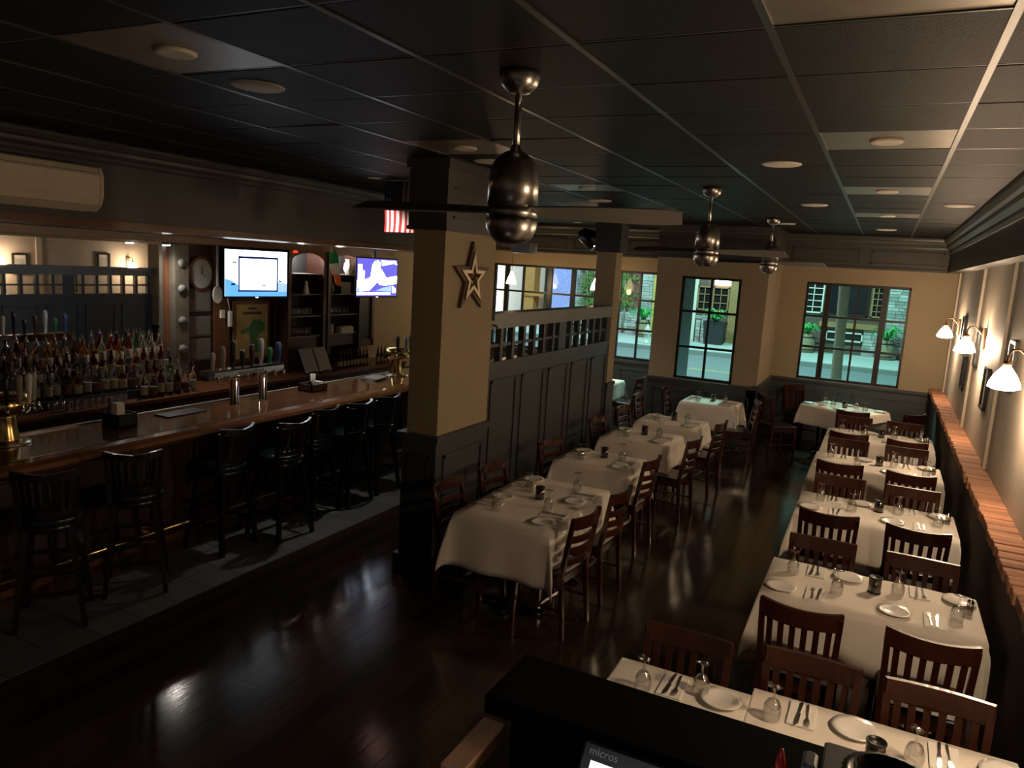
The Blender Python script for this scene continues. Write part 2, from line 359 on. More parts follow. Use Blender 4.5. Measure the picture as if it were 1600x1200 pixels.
def crown(name, a, b, axis, sgn, base, parent, matn='darkfrieze', size=1.0):
    prof = [(0, 0), (0.02, 0), (0.035, 0.03), (0.035, 0.06), (0.07, 0.10), (0.075, 0.14), (0.10, 0.16), (0.12, 0.20), (0.12, 0.235), (0, 0.235)]
    poly = [(base+sgn*u*size, CZ-0.005-0.235*size+v*size) for u, v in prof]
    mb = MB()
    if axis == 'y': mb.prism(poly, a, b, 'y')
    else:
        n = len(poly); vs = [(a, u, v) for u, v in poly]+[(b, u, v) for u, v in poly]
        mb.add(vs, [tuple(range(n-1, -1, -1)), tuple(range(n, 2*n))]+[(k, (k+1) % n, n+(k+1) % n, n+k) for k in range(n)])
    return mb.build(name, matn, parent)
crown('crown_moulding', -3.0, 13.3, 'y', -1, 0.80, fr, 'darkfrieze')
MB().box(0.785, 0.80, -3.0, 13.3, 2.87, 2.91).build('frieze_rail', 'darktrim', fr)
# far walls. wall with opening
def wall_y(name, x0, x1, y, z0, z1, op, matn, th=0.14):
    mb = MB(); ox0, ox1, oz0, oz1 = op
    mb.box(x0, ox0, y, y+th, z0, z1); mb.box(ox1, x1, y, y+th, z0, z1); mb.box(ox0, ox1, y, y+th, oz1, z1)
    if oz0 > z0: mb.box(ox0, ox1, y, y+th, z0, oz0)
    return struct(mb.build(name, matn))
wall_y('wall_far_left', -7.6, -3.3, 13.3, 0.98, 2.88, (-7.02, -3.4, 1.0, 2.62), 'beige')
wall_y('wall_far_middle', -3.3, -1.6, 11.8, 0.96, 2.87, (-2.89, -1.98, 0.98, 2.59), 'beige')
wall_y('wall_far_right', -1.6, 0.96, 13.3, 1.0, 2.88, (-1.19, 0.345, 1.02, 2.62), 'beige')
struct(MB().box(-1.72, -1.6, 11.94, 13.44, 0.96, 2.88).build('wall_return', 'beige'))
struct(MB().box(-3.3, -3.05, 11.94, 13.44, 0.0, CZ).build('wall_return_left', 'darktrim'))
def wains(name, x0, x1, y, ztop, npan):
    mb = MB(); mb.box(x0, x1, y-0.02, y+0.14, 0, ztop-0.03)
    o = struct(mb.build(name, 'darktrim'))
    MB().box(x0-.01, x1+.01, y-0.06, y+0.14, ztop-0.03, ztop+0.012).build('chair_rail', 'darktrim', o)
    MB().box(x0, x1, y-0.035, y, 0, 0.14).build('base_board', 'darktrim', o)
    wd = (x1-x0)/npan
    for k in range(npan):
        a, b = x0+wd*k+0.09, x0+wd*(k+1)-0.09
        pn = MB(); t = 0.022
        for q in ((a, b, ztop-0.17, ztop-0.17+t), (a, b, 0.25, 0.25+t), (a, a+t, 0.25, ztop-0.15), (b-t, b, 0.25, ztop-0.15)): pn.box(q[0], q[1], y-0.034, y-0.02, q[2], q[3])
        pn.build('panel_moulding', 'darktrim', o)
    return o
wains('wall_wainscot_far_left', -7.5, -3.3, 13.3, 0.98, 4); wains('wall_wainscot_middle', -3.3, -1.6, 11.8, 0.96, 2); wains('wall_wainscot_right', -1.6, 0.8, 13.3, 1.0, 2)
rw = struct(MB().box(-1.74, -1.58, 11.78, 13.3, 0, 0.95).build('wall_wainscot_return', 'darktrim'))
MB().box(-1.64, -1.54, 11.75, 13.28, 0.95, 1.0).build('chair_rail', 'darktrim', rw)
MB().box(-1.58, -1.566, 11.95, 13.1, 0.78, 0.802).build('panel_moulding', 'darktrim', rw)
def frieze(name, x0, x1, y, npan):
    o = struct(MB().box(x0, x1, y-0.06, y+0.14, 2.87, CZ+0.03).build(name, 'darkfrieze'))
    crown('crown_moulding', x0, x1, 'x', -1, y-0.06, o, 'darkfrieze', 0.7)
    MB().box(x0, x1, y-0.085, y-0.06, 2.865, 2.90).build('frieze_rail', 'darkfrieze', o)
    wd = (x1-x0)/npan
    for k in range(npan):
        a, b = x0+wd*k+0.08, x0+wd*(k+1)-0.08; pn = MB(); t = 0.02
        for q in ((a, b, 3.14, 3.16), (a, b, 2.95, 2.97), (a, a+t, 2.95, 3.16), (b-t, b, 2.95, 3.16)): pn.box(q[0], q[1], y-0.075, y-0.06, q[2], q[3])
        pn.build('panel_moulding', 'darkfrieze', o)
    return o
frieze('trim_2', -7.5, -3.3, 13.3, 4); frieze('trim_3', -3.3, -1.54, 11.8, 1); frieze('trim_4', -1.54, 0.80, 13.3, 2)
struct(MB().box(-1.72, -1.54, 11.94, 13.24, 2.87, CZ+0.03).build('trim_5', 'darkfrieze'))
struct(MB().box(-7.62, -7.48, -3.2, 13.45, 0, CZ+0.1).build('wall_left', 'beige'))
struct(MB().box(-7.6, 1.1, -3.25, -3.1, 0, CZ+0.1).build('wall_back', 'taupe'))
# windows: frames with mullions, each pane a part
def window(name, y, xs, zs, thick, skip=(), fw_=0.045):
    o = struct(thing(name, None, None))
    del_keys = [k for k in ('label', 'category') if k in o]
    f = MB(); x0, x1, z0, z1 = xs[0], xs[-1], zs[0], zs[-1]; t = fw_
    f.box(x0-t/2, x1+t/2, y+0.02, y+0.09, z0-t/2, z0+t/2); f.box(x0-t/2, x1+t/2, y+0.02, y+0.09, z1-t/2, z1+t/2)
    f.box(x0-t/2, x0+t/2, y+0.02, y+0.09, z0, z1); f.box(x1-t/2, x1+t/2, y+0.02, y+0.09, z0, z1)
    f.build('window_frame', 'winframe', o)
    for i, x in enumerate(xs[1:-1]):
        w_ = 0.085 if x in thick else 0.032
        MB().box(x-w_/2, x+w_/2, y+0.025, y+0.085, z0, z1).build('mullion', 'winframe', o)
    for z in zs[1:-1]: MB().box(x0, x1, y+0.03, y+0.08, z-0.018, z+0.018).build('muntin', 'winframe', o)
    for i in range(len(xs)-1):
        for j in range(len(zs)-1):
            MB().box(xs[i]+.005, xs[i+1]-.005, y+0.052, y+0.056, zs[j]+.005, zs[j+1]-.005).build('pane', 'pane', o)
    MB().box(x0-0.03, x1+0.03, y-0.03, y+0.1, z0-0.045, z0-0.02).build('window_sill', 'darktrim', o)
    return o
window('window_1', 13.3, [-1.18, -0.85, -0.40, -0.01, 0.335], [1.035, 1.56, 2.07, 2.6], (-0.85, -0.01))
window('window_2', 11.8, [-2.87, -2.43, -2.0], [0.995, 1.49, 2.05, 2.575], ())
window('window_3', 13.3, [-7.0, -6.74, -6.38, -5.81, -5.33, -4.86, -4.42, -4.01, -3.42], [1.02, 1.55, 2.1, 2.6], (-6.74, -5.81, -5.33, -4.42))
# ------------------------------------------------------------------ bar soffit, columns, partition
so = struct(MB().box(-7.5, -5.80, -3.1, 10.4, 2.72, CZ+0.02).build('wall_soffit', 'soffit'))
MB().box(-5.83, -5.775, -3.1, 10.4, 2.70, 2.76).build('soffit_rail', 'backwood', so)
MB().box(-7.5, -5.80, -3.1, 10.4, 2.70, 2.72).build('soffit_board', 'backwood', so)
crown('crown_moulding', -3.0, 10.4, 'y', 1, -5.80, so, 'soffit', 0.7)
c1 = thing('star_column', 'tan square column with a metal star and dark panelled base', 'column', (-3.31, 5.48, 0))
b = MB(); b.m = 0; b.box(-0.09, 0.20, -0.42, 0.42, 1.19, 2.84)
cb = b.build('shaft', ['beige'], c1)
MB().box(-0.12, 0.21, -0.44, 0.43, 0, 1.14).build('base', 'darktrim', c1)
MB().box(-0.16, 0.24, -0.47, 0.45, 1.14, 1.195).build('chair_rail', 'darktrim', c1)
MB().box(-0.15, 0.235, -0.475, 0.44, 0, 0.15).build('plinth', 'darktrim', c1)
MB().box(-0.13, 0.22, -0.45, 0.43, 2.84, CZ).build('capital', 'darkfrieze', c1)
MB().box(-0.15, 0.24, -0.47, 0.43, CZ-0.08, CZ-0.01).box(-0.14, 0.23, -0.46, 0.43, 2.83, 2.86).box(0.22, 0.232, -0.35, 0.36, 3.15, 3.165).box(0.22, 0.232, -0.35, 0.36, 2.93, 2.945).build('capital_moulding', 'darkfrieze', c1)
pn = MB()
for q in ((-0.33, 0.33, 1.0, 1.025), (-0.33, 0.33, 0.25, 0.275), (-0.33, -0.305, 0.25, 1.02), (0.305, 0.33, 0.25, 1.02)): pn.box(0.21, 0.224, q[0], q[1], q[2], q[3])
pn.build('panel_moulding', 'darktrim', c1)
pn = MB()
for q in ((-0.06, 0.15, 1.0, 1.025), (-0.06, 0.15, 0.25, 0.275), (-0.06, -0.04, 0.25, 1.02), (0.13, 0.15, 0.25, 1.02)): pn.box(q[0], q[1], -0.452, -0.44, q[2], q[3])
pn.build('panel_moulding', 'darktrim', c1)
# barn star: stepped star outline
st = thing('wall_star', 'bronze five pointed metal star hung on tan column', 'star', (-3.105, 5.46, 2.47))
def star(mb, R, r, x0, x1, inner=None):
    def pts(R, r): return [((R if k % 2 == 0 else r)*math.sin(PI*k/5), (R if k % 2 == 0 else r)*math.cos(PI*k/5)) for k in range(10)]
    A = pts(R, r)
    if inner:
        B = pts(*inner); vs = []
        for x in (x0, x1):
            vs += [(x, u, v) for u, v in A]+[(x, u, v) for u, v in B]
        fs = []
        for i in range(10):
            j = (i+1) % 10
            fs += [(i, j, 10+j, 10+i), (20+i, 20+j, 30+j, 30+i), (i, j, 20+j, 20+i), (10+i, 10+j, 30+j, 30+i)]
        mb.add(vs, fs)
    else:
        vs = [(x0, u, v) for u, v in A]+[(x1, 0, 0)]
        mb.add(vs, [(i, (i+1) % 10, 10) for i in range(10)]+[tuple(range(9, -1, -1))])
    return mb
star(MB(), 0.30, 0.118, 0, 0.03, (0.215, 0.085)).build('outer_star', 'stardark', st)
star(MB(), 0.215, 0.085, 0, 0.045, (0.13, 0.052)).build('middle_star', 'starmetal', st)
star(MB(), 0.125, 0.05, 0, 0.025).build('inner_star', 'stardark', st)
for k in range(3): MB().ball((0.035, 0.04*math.cos(2*k), 0.04*math.sin(2*k)), 0.012, 8).build('stud', 'starmetal', st)
c2 = thing('partition_column', 'narrow tan column at the window end of the partition', 'column', (-3.24, 9.30, 0))
MB().box(-0.13, 0.13, -0.12, 0.12, 0, 2.83).build('shaft', 'beige', c2)
MB().box(-0.16, 0.18, -0.15, 0.15, 2.83, CZ).build('capital', 'darktrim', c2)
MB().box(-0.15, 0.15, -0.14, 0.14, 0, 1.12).build('base', 'darktrim', c2)
MB().box(-0.16, 0.16, -0.15, 0.15, 1.12, 1.165).build('chair_rail', 'darktrim', c2)
# partition: panels, open lattice, cap
pt = thing('partition', 'dark grey panelled partition with open lattice and pale cap rail', 'partition', (-3.17, 5.90, 0))
PLN = 3.26
MB().box(-0.05, 0.05, 0, PLN, 0, 1.70).build('body', 'darktrim', pt)
MB().box(-0.09, 0.09, 0, PLN, 2.10, 2.16).box(-0.055, 0.06, 0, PLN, 2.02, 2.10).build('cap_rail', 'captrim', pt)
MB().box(-0.055, 0.058, 0, PLN, 1.66, 1.715).build('lattice_rail', 'darktrim', pt)
MB().box(-0.02, 0.02, 0, PLN, 1.845, 1.872).build('lattice_bar', 'darktrim', pt)
for k in range(14):
    y = 0.04+k*(PLN-0.08)/13; wd = 0.20 if k == 7 else 0.05
    MB().box(-0.03, 0.03, y-wd/2, y+wd/2, 1.71, 2.03).build('baluster', 'darktrim', pt)
for k in range(5):
    a = 0.06+k*PLN/5; bq = a+PLN/5-0.12; pn = MB(); t = 0.025
    for q in ((a, bq, 1.52, 1.545), (a, bq, 0.2, 0.225), (a, a+t, 0.2, 1.545), (bq-t, bq, 0.2, 1.545)):
        pn.box(0.05, 0.063, q[0], q[1], q[2], q[3]); pn.box(-0.063, -0.05, q[0], q[1], q[2], q[3])
    pn.build('panel_moulding', 'darktrim', pt)
MB().box(-0.065, 0.07, 0, PLN, 0, 0.15).build('base_board', 'darktrim', pt)
hk = MB(); hk.tube([(0.06, 0.03, 2.06), (0.10, 0.03, 2.05), (0.11, 0.03, 2.02), (0.09, 0.03, 2.0)], 0.008).build('coat_hook', 'blackplastic', pt)
# ------------------------------------------------------------------ ceiling fixtures
def fan(loc, ang, label):
    o = thing('ceiling_fan', label, 'ceiling fan', loc, 0, 'two-bladed capsule ceiling fans')
    MB().lathe([(0.082, 0), (0.085, -0.02), (0.075, -0.055), (0.045, -0.082), (0.02, -0.088)], 28).build('canopy', 'brushed', o)
    MB().tube([(0, 0, -0.08), (0, 0, -0.33)], 0.0145, 12).build('downrod', 'steel', o)
    MB().lathe([(0.018, -0.29), (0.024, -0.312), (0.045, -0.320), (0.068, -0.336), (0.088, -0.360), (0.101, -0.392), (0.106, -0.43), (0.106, -0.535)], 32).build('motor_housing', 'brushed', o)
    MB().lathe([(0.10, -0.535), (0.10, -0.54), (0.107, -0.545), (0.107, -0.575), (0.10, -0.58), (0.10, -0.584)], 32).build('blade_ring', 'brushed', o)
    MB().lathe([(0.107, -0.584), (0.11, -0.60), (0.106, -0.63), (0.09, -0.665), (0.06, -0.69), (0.03, -0.70), (0.001, -0.703)], 32).build('lower_cap', 'brushed', o)
    for s_ in (0, PI):
        bl = MB(); n = 8; vs = []; fs = []
        for i in range(n+1):
            r = 0.09+(0.70-0.09)*i/n; wd = 0.06+0.032*math.sin(min(1, i/n*1.3)*PI/2); th = 0.006
            if i == n: wd -= 0.015
            tw = math.radians(-15)
            for sgn in (-1, 1):
                for e in (-1, 1):
                    u = sgn*wd; vs.append((r, u*math.cos(tw)-e*th/2*math.sin(tw), -0.556+u*math.sin(tw)+e*th/2*math.cos(tw)))
        for i in range(n):
            a = 4*i; c = a+4
            fs += [(a, c, c+1, a+1), (a+2, a+3, c+3, c+2), (a, a+2, c+2, c), (a+1, c+1, c+3, a+3)]
        fs += [(0, 1, 3, 2), (4*n, 4*n+2, 4*n+3, 4*n+1)]
        ca, sa = math.cos(ang+s_), math.sin(ang+s_)
        bl.add([(x*ca-y*sa, x*sa+y*ca, z) for x, y, z in vs], fs); bl.build('blade', 'bladegrey', o)
    return o
fan((-1.45, 2.88, CZ), math.radians(12), 'brushed metal capsule ceiling fan beside the glowing star column')
fan((-1.49, 6.87, CZ), math.radians(-8), 'brushed metal capsule ceiling fan between two other fans over aisle')
fan((-1.39, 10.14, CZ), math.radians(-14), 'brushed metal capsule ceiling fan nearest the street windows')
for o in [q for q in COL.objects if q.name.startswith('ceiling_fan')]:
    if o.location.y < 4: o['label'] = 'brushed metal capsule ceiling fan in front of the star column'
spk = Proto(MB().lathe([(0.0, -0.014), (0.09, -0.013), (0.118, -0.010), (0.13, -0.004), (0.13, 0.0)], 32).build('ceiling_speaker', 'speakerwhite'), 'ceiling speaker')
for (x, y) in ((-2.84, 2.83), (-0.74, 5.46), (-0.76, 8.28), (-1.35, 11.0), (-3.03, 8.22), (-0.11, 11.6), (-2.87, 5.05+.22), (0.5, 8.1)):
    nm = 'round white ceiling speaker grille set in the dark tiles'
    spk.put((x, y, CZ), 0, nm, 'round ceiling speakers')
can = thing('recessed_light', '', 'light')
MB().lathe([(0.0, -0.004), (0.045, -0.004)], 20).build('lamp', 'canlit', can)
MB().lathe([(0.045, -0.006), (0.06, -0.009), (0.068, -0.003), (0.068, 0.0), (0.045, 0.0)], 20).build('trim_ring', 'speakerwhite', can)
CAN = Proto(can, 'light')
def downlight(loc, label, power=30, color=(1, 0.9, 0.76), ang=100, lname='recessed_light_beam'):
    f_o = CAN.put(loc, 0, label, 'lit recessed lights')
    light(lname, 'SPOT', (loc[0], loc[1], loc[2]-0.03), power, color, 0.05, (0, 0, 0), math.radians(ang), 0.8)
    return f_o
downlight((-4.72, 6.27, CZ-0.002), 'lit recessed ceiling light beside the hanging striped flag', 70)
downlight((-4.53, 10.71, CZ-0.002), 'lit recessed ceiling light above the tables behind the partition', 90)
downlight((-4.84, 12.1, CZ-0.002), 'lit recessed ceiling light above the tables behind the partition', 90)
lo = downlight((-0.8, -0.9, CZ-0.002), 'lit recessed ceiling light on the stair landing', 150, (0.93, 0.94, 1.0), 125, 'landing_light_offscreen')
lo.name = 'recessed_light_offscreen'
sl = thing('bar_spotlight', 'small bright white spotlight under the soffit by the mirror', 'spotlight', (-7.15, 5.80, 2.58))
MB().lathe([(0.001, 0.0), (0.038, 0.0), (0.042, 0.01)], 18).build('lamp', 'canlit', sl); MB().lathe([(0.043, 0.008), (0.046, 0.03), (0.03, 0.08), (0.008, 0.12)], 18).build('housing', 'greyplastic', sl)
light('bar_spotlight_beam', 'SPOT', (-7.15, 5.80, 2.565), 40, (1, 0.93, 0.82), 0.04, (0, 0, 0), math.radians(160), 0.8)
# wall sconces
sc = thing('wall_sconce', '', 'sconce')
MB().cbox(0.118, 0.148, -0.045, 0.045, -0.02, 0.20, 0.008).build('back_plate', 'stardark', sc)
MB().tube([(0.12, 0, 0.12), (0.08, 0, 0.17), (0.04, 0, 0.205), (0.0, 0, 0.20), (-0.02, 0, 0.165), (-0.02, 0, 0.11)], 0.008, 8).build('gooseneck_arm', 'stardark', sc)
MB().lathe([(0.02, 0.085), (0.03, 0.11), (0.012, 0.125)], 16, (-0.02, 0, 0)).build('fitter', 'stardark', sc)
MB().lathe([(0.001, -0.075), (0.06, -0.07), (0.098, -0.055), (0.092, -0.025), (0.072, 0.02), (0.045, 0.06), (0.022, 0.088)], 24, (-0.02, 0, 0)).build('shade', 'shade', sc)
SC = Proto(sc, 'sconce')
SC.put((0.80, 5.94, 2.04), 0, 'lit gooseneck wall sconce over the ledge closest to the black counter', 'gooseneck wall sconces')
SC.put((0.80, 8.88, 2.06), 0, 'lit gooseneck wall sconce halfway along the brick ledge', 'gooseneck wall sconces')
SC.put((0.80, 11.8, 2.04), 0, 'lit gooseneck wall sconce at the window end of the ledge', 'gooseneck wall sconces')
SC.put((0.80, 2.9, 2.04), 0, 'lit gooseneck wall sconce beside the black counter', 'gooseneck wall sconces').name = 'wall_sconce_offscreen'
# framed pictures on the right wall
pf = thing('wall_picture', '', 'picture')
f_ = MB()
for q in ((-0.15, 0.15, -0.2, -0.175), (-0.15, 0.15, 0.175, 0.2), (-0.15, -0.125, -0.2, 0.2), (0.125, 0.15, -0.2, 0.2)): f_.box(-0.025, 0, *q[:2], *q[2:])
f_.build('frame', 'blackplastic', pf)
MB().box(-0.008, -0.002, -0.125, 0.125, -0.175, 0.175).build('mat_board', 'paper', pf)
MB().box(-0.010, -0.008, -0.08, 0.08, -0.11, 0.11).build('print', 'mutedpaper', pf)
PFR = Proto(pf, 'picture')
for y, z in ((6.95, 2.05), (8.25, 1.72), (9.35, 2.02), (10.4, 1.65), (11.2, 2.1), (5.2, 1.7)):
    PFR.put((0.948, y, z), 0, 'small black framed picture hung on the wall above the brick ledge', 'small framed pictures above the ledge')
# pendants behind the partition
def pendant(loc, label):
    o = thing('pendant_lamp', label, 'pendant lamp', loc, 0, 'pendant lamps behind the partition')
    MB().lathe([(0.05, 0), (0.05, -0.02), (0.01, -0.03)], 16).build('ceiling_rose', 'blackplastic', o)
    MB().tube([(0, 0, -0.02), (0, 0, -0.92)], 0.004, 6).build('cord', 'blackplastic', o)
    MB().lathe([(0.015, -0.90), (0.03, -0.94), (0.07, -1.03), (0.095, -1.12), (0.09, -1.125)], 20).build('shade', 'pendantlit', o)
    light('pendant_bulb', 'POINT', (loc[0], loc[1], loc[2]-1.17), 16, (1.0, 0.66, 0.34), 0.05)
pendant((-6.15, 12.35, CZ), 'glowing bell pendant lamp in front of the bright street window')
pendant((-4.53, 12.4, CZ), 'glowing bell pendant lamp behind the narrow partition column')
bx_ = thing('projector', 'small grey box mounted below the ceiling behind the star column', 'box', (-4.9, 10.2, 2.78))
MB().cbox(-0.16, 0.16, -0.13, 0.13, 0, 0.16, 0.01).build('housing', 'greyplastic', bx_); MB().tube([(0, 0, 0.15), (0, 0, 0.6)], 0.015).build('mount', 'greyplastic', bx_)
# ------------------------------------------------------------------ flags
fg = thing('national_flag', 'red white and blue star-spangled flag hanging vertically from the ceiling', 'flag', (-4.55, 6.50, 2.86))
def wave(x, z): return 0.012*math.sin(x*22+z*3)+0.008*math.sin(z*14)
FW, FH = 0.40, 0.50
for k in range(13):
    a, bq = -FW/2+FW*k/13, -FW/2+FW*(k+1)/13; top = FH if k >= 7 else FH*0.58
    mb = MB(); n = 10; vs = []
    for i in range(n+1):
        z = top*i/n
        for x in (a, bq): vs += [(x, wave(x, z)-0.002, z), (x, wave(x, z)+0.002, z)]
    fs = []
    for i in range(n):
        p = 4*i; fs += [(p, p+2, p+6, p+4), (p+1, p+5, p+7, p+3), (p, p+4, p+5, p+1), (p+2, p+3, p+7, p+6)]
    fs += [(0, 1, 3, 2), (4*n, 4*n+2, 4*n+3, 4*n+1)]
    mb.add(vs, fs).build('stripe', 'flagred' if k % 2 == 0 else 'flagwhite', fg)
mb = MB(); vs = []; n = 8; x0, x1 = -FW/2, -FW/2+FW*7/13; z0, z1 = FH*0.58, FH
for i in range(n+1):
    for j in range(n+1): x = x0+(x1-x0)*i/n; z = z0+(z1-z0)*j/n; vs.append((x, wave(x, z)-0.001, z))
mb.add(vs, [(i*(n+1)+j, (i+1)*(n+1)+j, (i+1)*(n+1)+j+1, i*(n+1)+j+1) for i in range(n) for j in range(n)])
ct = mb.build('canton', 'flagblue', fg)
ss = MB()
for i in range(9):
    for j in range(11):
        if (i+j) % 2: continue
        x = x0+(x1-x0)*(i+1)/10; z = z0+(z1-z0)*(j+1)/12; y = wave(x, z)-0.004
        pts = [(x+(0.0075 if k % 2 == 0 else 0.0035)*math.sin(PI*k/5), y, z+(0.0075 if k % 2 == 0 else 0.0035)*math.cos(PI*k/5)) for k in range(10)]
        ss.add(pts+[(x, y, z)], [(k, (k+1) % 10, 10) for k in range(10)])
ss.build('stars', 'flagwhite', ct)
MB().tube([(-FW/2-.02, 0, FH+.005), (FW/2+.02, 0, FH+.005)], 0.006).build('flag_pole', 'darkwood', fg)
ig = thing('tricolour_flag', 'small green white and orange flag hanging in front of the arched bar shelves', 'flag', (-6.7, 8.1, 2.18))
for k, mm in enumerate(('flagorange', 'flagwhite', 'flaggreen')):
    vs = []; n = 6
    for i in range(n+1):
        t = (k+i/n)/3; z = 0.44*t; wd = 0.10+0.05*math.sin(t*PI); cy = 0.07-0.14*t
        for j in range(5): u = -1+j/2; vs.append((0.02*math.sin(u*5+t*3), cy+wd*u*0.75*(1-0.3*t)+0.015*math.sin(t*9), z-0.05*u*(0.5-t)))
    MB().add(vs, [(i*5+j, i*5+j+1, (i+1)*5+j+1, (i+1)*5+j) for i in range(n) for j in range(4)], True).build('flag_band', mm, ig)
MB().tube([(0, -0.07, 0.43), (0, -0.07, 0.52)], 0.003).build('string', 'whitepaint', ig)
# speakers near columns, white dome
sp = thing('wall_speaker', 'black angled loudspeaker on the bar side of the star column', 'speaker', (-3.445, 5.30, 2.88))
MB().prism([(0.0, 0.0), (-0.03, 0.02), (-0.11, 0.17), (-0.08, 0.30), (0.0, 0.30)], -0.10, 0.10, 'y').build('cabinet', 'blackplastic', sp)
MB().prism([(-0.035, 0.02), (-0.042, 0.02), (-0.12, 0.17), (-0.113, 0.17)], -0.09, 0.09, 'y').build('grille', 'blackpaint', sp)
sp = thing('spot_lamp', 'black bullet spotlight on the side of the partition column', 'lamp', (-3.50, 9.25, 3.02))
MB().tube([(-0.16, 0, 0.05), (-0.12, 0, 0.03), (0.0, 0, -0.02), (0.09, 0, -0.1)], [0.03, 0.085, 0.12, 0.11], 18).build('housing', 'blackplastic', sp)
MB().lathe([(0.001, -0.125), (0.04, -0.125), (0.04, -0.10)], 14, (0.05, -0.02, 0)).build('lens', 'canlit', sp); MB().tube([(0.05, 0, 0), (0.12, 0, 0.05)], 0.015).build('bracket', 'blackplastic', sp)
dm = thing('dome_camera', 'white dome security camera under the flag by column', 'camera', (-4.55, 6.95, 2.80))
MB().ball((0, 0, 0), 0.075, 14).build('dome', 'whitepaint', dm); MB().lathe([(0.09, 0.03), (0.09, 0.06), (0.03, 0.09), (0.02, 0.6)], 14).build('mount', 'greyplastic', dm)
# AC unit on the soffit
ac = thing('air_conditioner', 'cream split air conditioner mounted on the dark bar soffit', 'air conditioner', (-5.80, 3.35, 2.82))
MB().prism([(0, 0), (0.10, 0.0), (0.17, 0.05), (0.195, 0.12), (0.20, 0.27), (0.17, 0.33), (0.13, 0.345), (0, 0.345)], -0.62, 0.60, 'y').build('body', 'cream', ac)
MB().prism([(0.10, -0.004), (0.176, 0.046), (0.182, 0.042), (0.105, -0.008)], -0.56, 0.54, 'y').build('louver', 'cream', ac)
MB().box(0.196, 0.203, -0.60, 0.58, 0.285, 0.29).build('seam', 'greyplastic', ac)
MB().prism([(0, -0.003), (0.10, -0.003), (0.174, 0.048), (0.20, 0.12), (0.205, 0.27), (0.174, 0.335), (0.13, 0.35), (0, 0.35)], 0.60, 0.625, 'y').build('end_cap', 'cream', ac)
# ------------------------------------------------------------------ bar counter
bc = thing('bar_counter', 'long glossy wooden bar counter with panelled dark front', 'bar counter', (-5.5, 5.3, 0))
YA, YB = -4.2, 3.9
MB().prism([(0.50, 1.03), (0.47, 1.0), (-0.42, 1.0), (-0.45, 1.03), (-0.45, 1.055), (0.28, 1.055), (0.30, 1.075), (0.36, 1.085), (0.44, 1.08), (0.49, 1.06)], YA, YB, 'y').build('bar_top', 'bartop', bc)
MB().box(-0.40, 0.24, YA, YB-0.05, 0, 1.0).build('body', 'barfront', bc)
MB().box(-0.45, -0.415, YA, YB, 1.05, 1.068).build('drip_edge', 'steel', bc)
k = 0; y = YA+0.1
while y < YB-0.7:
    pn = MB(); a, bq, t = y, y+0.62, 0.03
    for q in ((a, bq, 0.88, 0.91), (a, bq, 0.32, 0.35), (a, a+t, 0.32, 0.91), (bq-t, bq, 0.32, 0.91)): pn.box(0.24, 0.258, *q[:2], *q[2:])
    pn.build('panel_moulding', 'barfront', bc); y += 0.72
MB().box(0.24, 0.29, YA, YB-0.05, 0.10, 0.16).build('foot_step', 'backwood', bc)
MB().box(0.24, 0.30, YA, YB-0.05, 0.0, 0.10).build('kick_board', 'darkwood', bc)
MB().tube([(0.33, YA, 0.24), (0.33, YB-0.1, 0.24)], 0.02, 10).build('foot_rail', 'brass', bc)
y = YA+0.3
while y < YB-0.2:
    MB().bar((0.24, y, 0.24), (0.33, y, 0.24), 0.02, 0.03).box(0.24, 0.27, y-0.03, y+0.03, 0.16, 0.30).build('rail_bracket', 'brass', bc); y += 1.3
# bar stools
def mkstool():
    o = thing('bar_stool', '', 'stool')
    MB().lathe([(0.19, 0.715), (0.205, 0.73), (0.205, 0.755), (0.18, 0.775), (0.10, 0.782), (0.001, 0.784)], 24).build('seat', 'stoolseat', o)
    MB().lathe([(0.17, 0.66), (0.18, 0.67), (0.18, 0.715)], 20).build('seat_ring', 'stoolwood', o)
    for sx in (-1, 1):
        for sy in (-1, 1):
            MB().bar((sx*0.13, sy*0.13, 0.69), (sx*0.205, sy*0.205, 0.0), 0.042, 0.042, 0.034, 0.034).build('leg', 'stoolwood', o)
    for zz, e in ((0.24, 0.178), (0.42, 0.158)):
        for (p, q) in (((-e, -e), (e, -e)), ((-e, e), (e, e)), ((-e, -e), (-e, e)), ((e, -e), (e, e))):
            if zz > 0.3 and p[1] != q[1]: continue
            MB().bar((*p, zz), (*q, zz), 0.022, 0.03).build('stretcher', 'stoolwood', o)
    arc = lambda r, z, a0=-52, a1=52, n=8: [(r*math.sin(math.radians(a0+(a1-a0)*i/n)), -r*math.cos(math.radians(a0+(a1-a0)*i/n))*0.95+0.0, z) for i in range(n+1)]
    top = MB().rail([(x*1.12, y*1.0-0.045, 1.035+0.025*abs(x)/0.2) for x, y, z in arc(0.215, 0)], 0.026, 0.05); top.build('top_rail', 'stoolwood', o)
    MB().rail(arc(0.20, 0.79), 0.024, 0.035).build('lower_rail', 'stoolwood', o)
    A = arc(0.20, 0.80); 
    for i in (0, 8): MB().bar((A[i][0], A[i][1], 0.70), (A[i][0]*1.15, A[i][1]-0.045, 1.06), 0.03, 0.03).build('back_post', 'stoolwood', o)
    for i in range(1, 8): MB().bar((A[i][0], A[i][1], 0.81), (A[i][0]*1.10, A[i][1]-0.042, 1.045), 0.026, 0.012, ref=(A[i][0], A[i][1], 0)).build('spindle', 'stoolwood', o)
    return o
ST = Proto(mkstool(), 'stool')
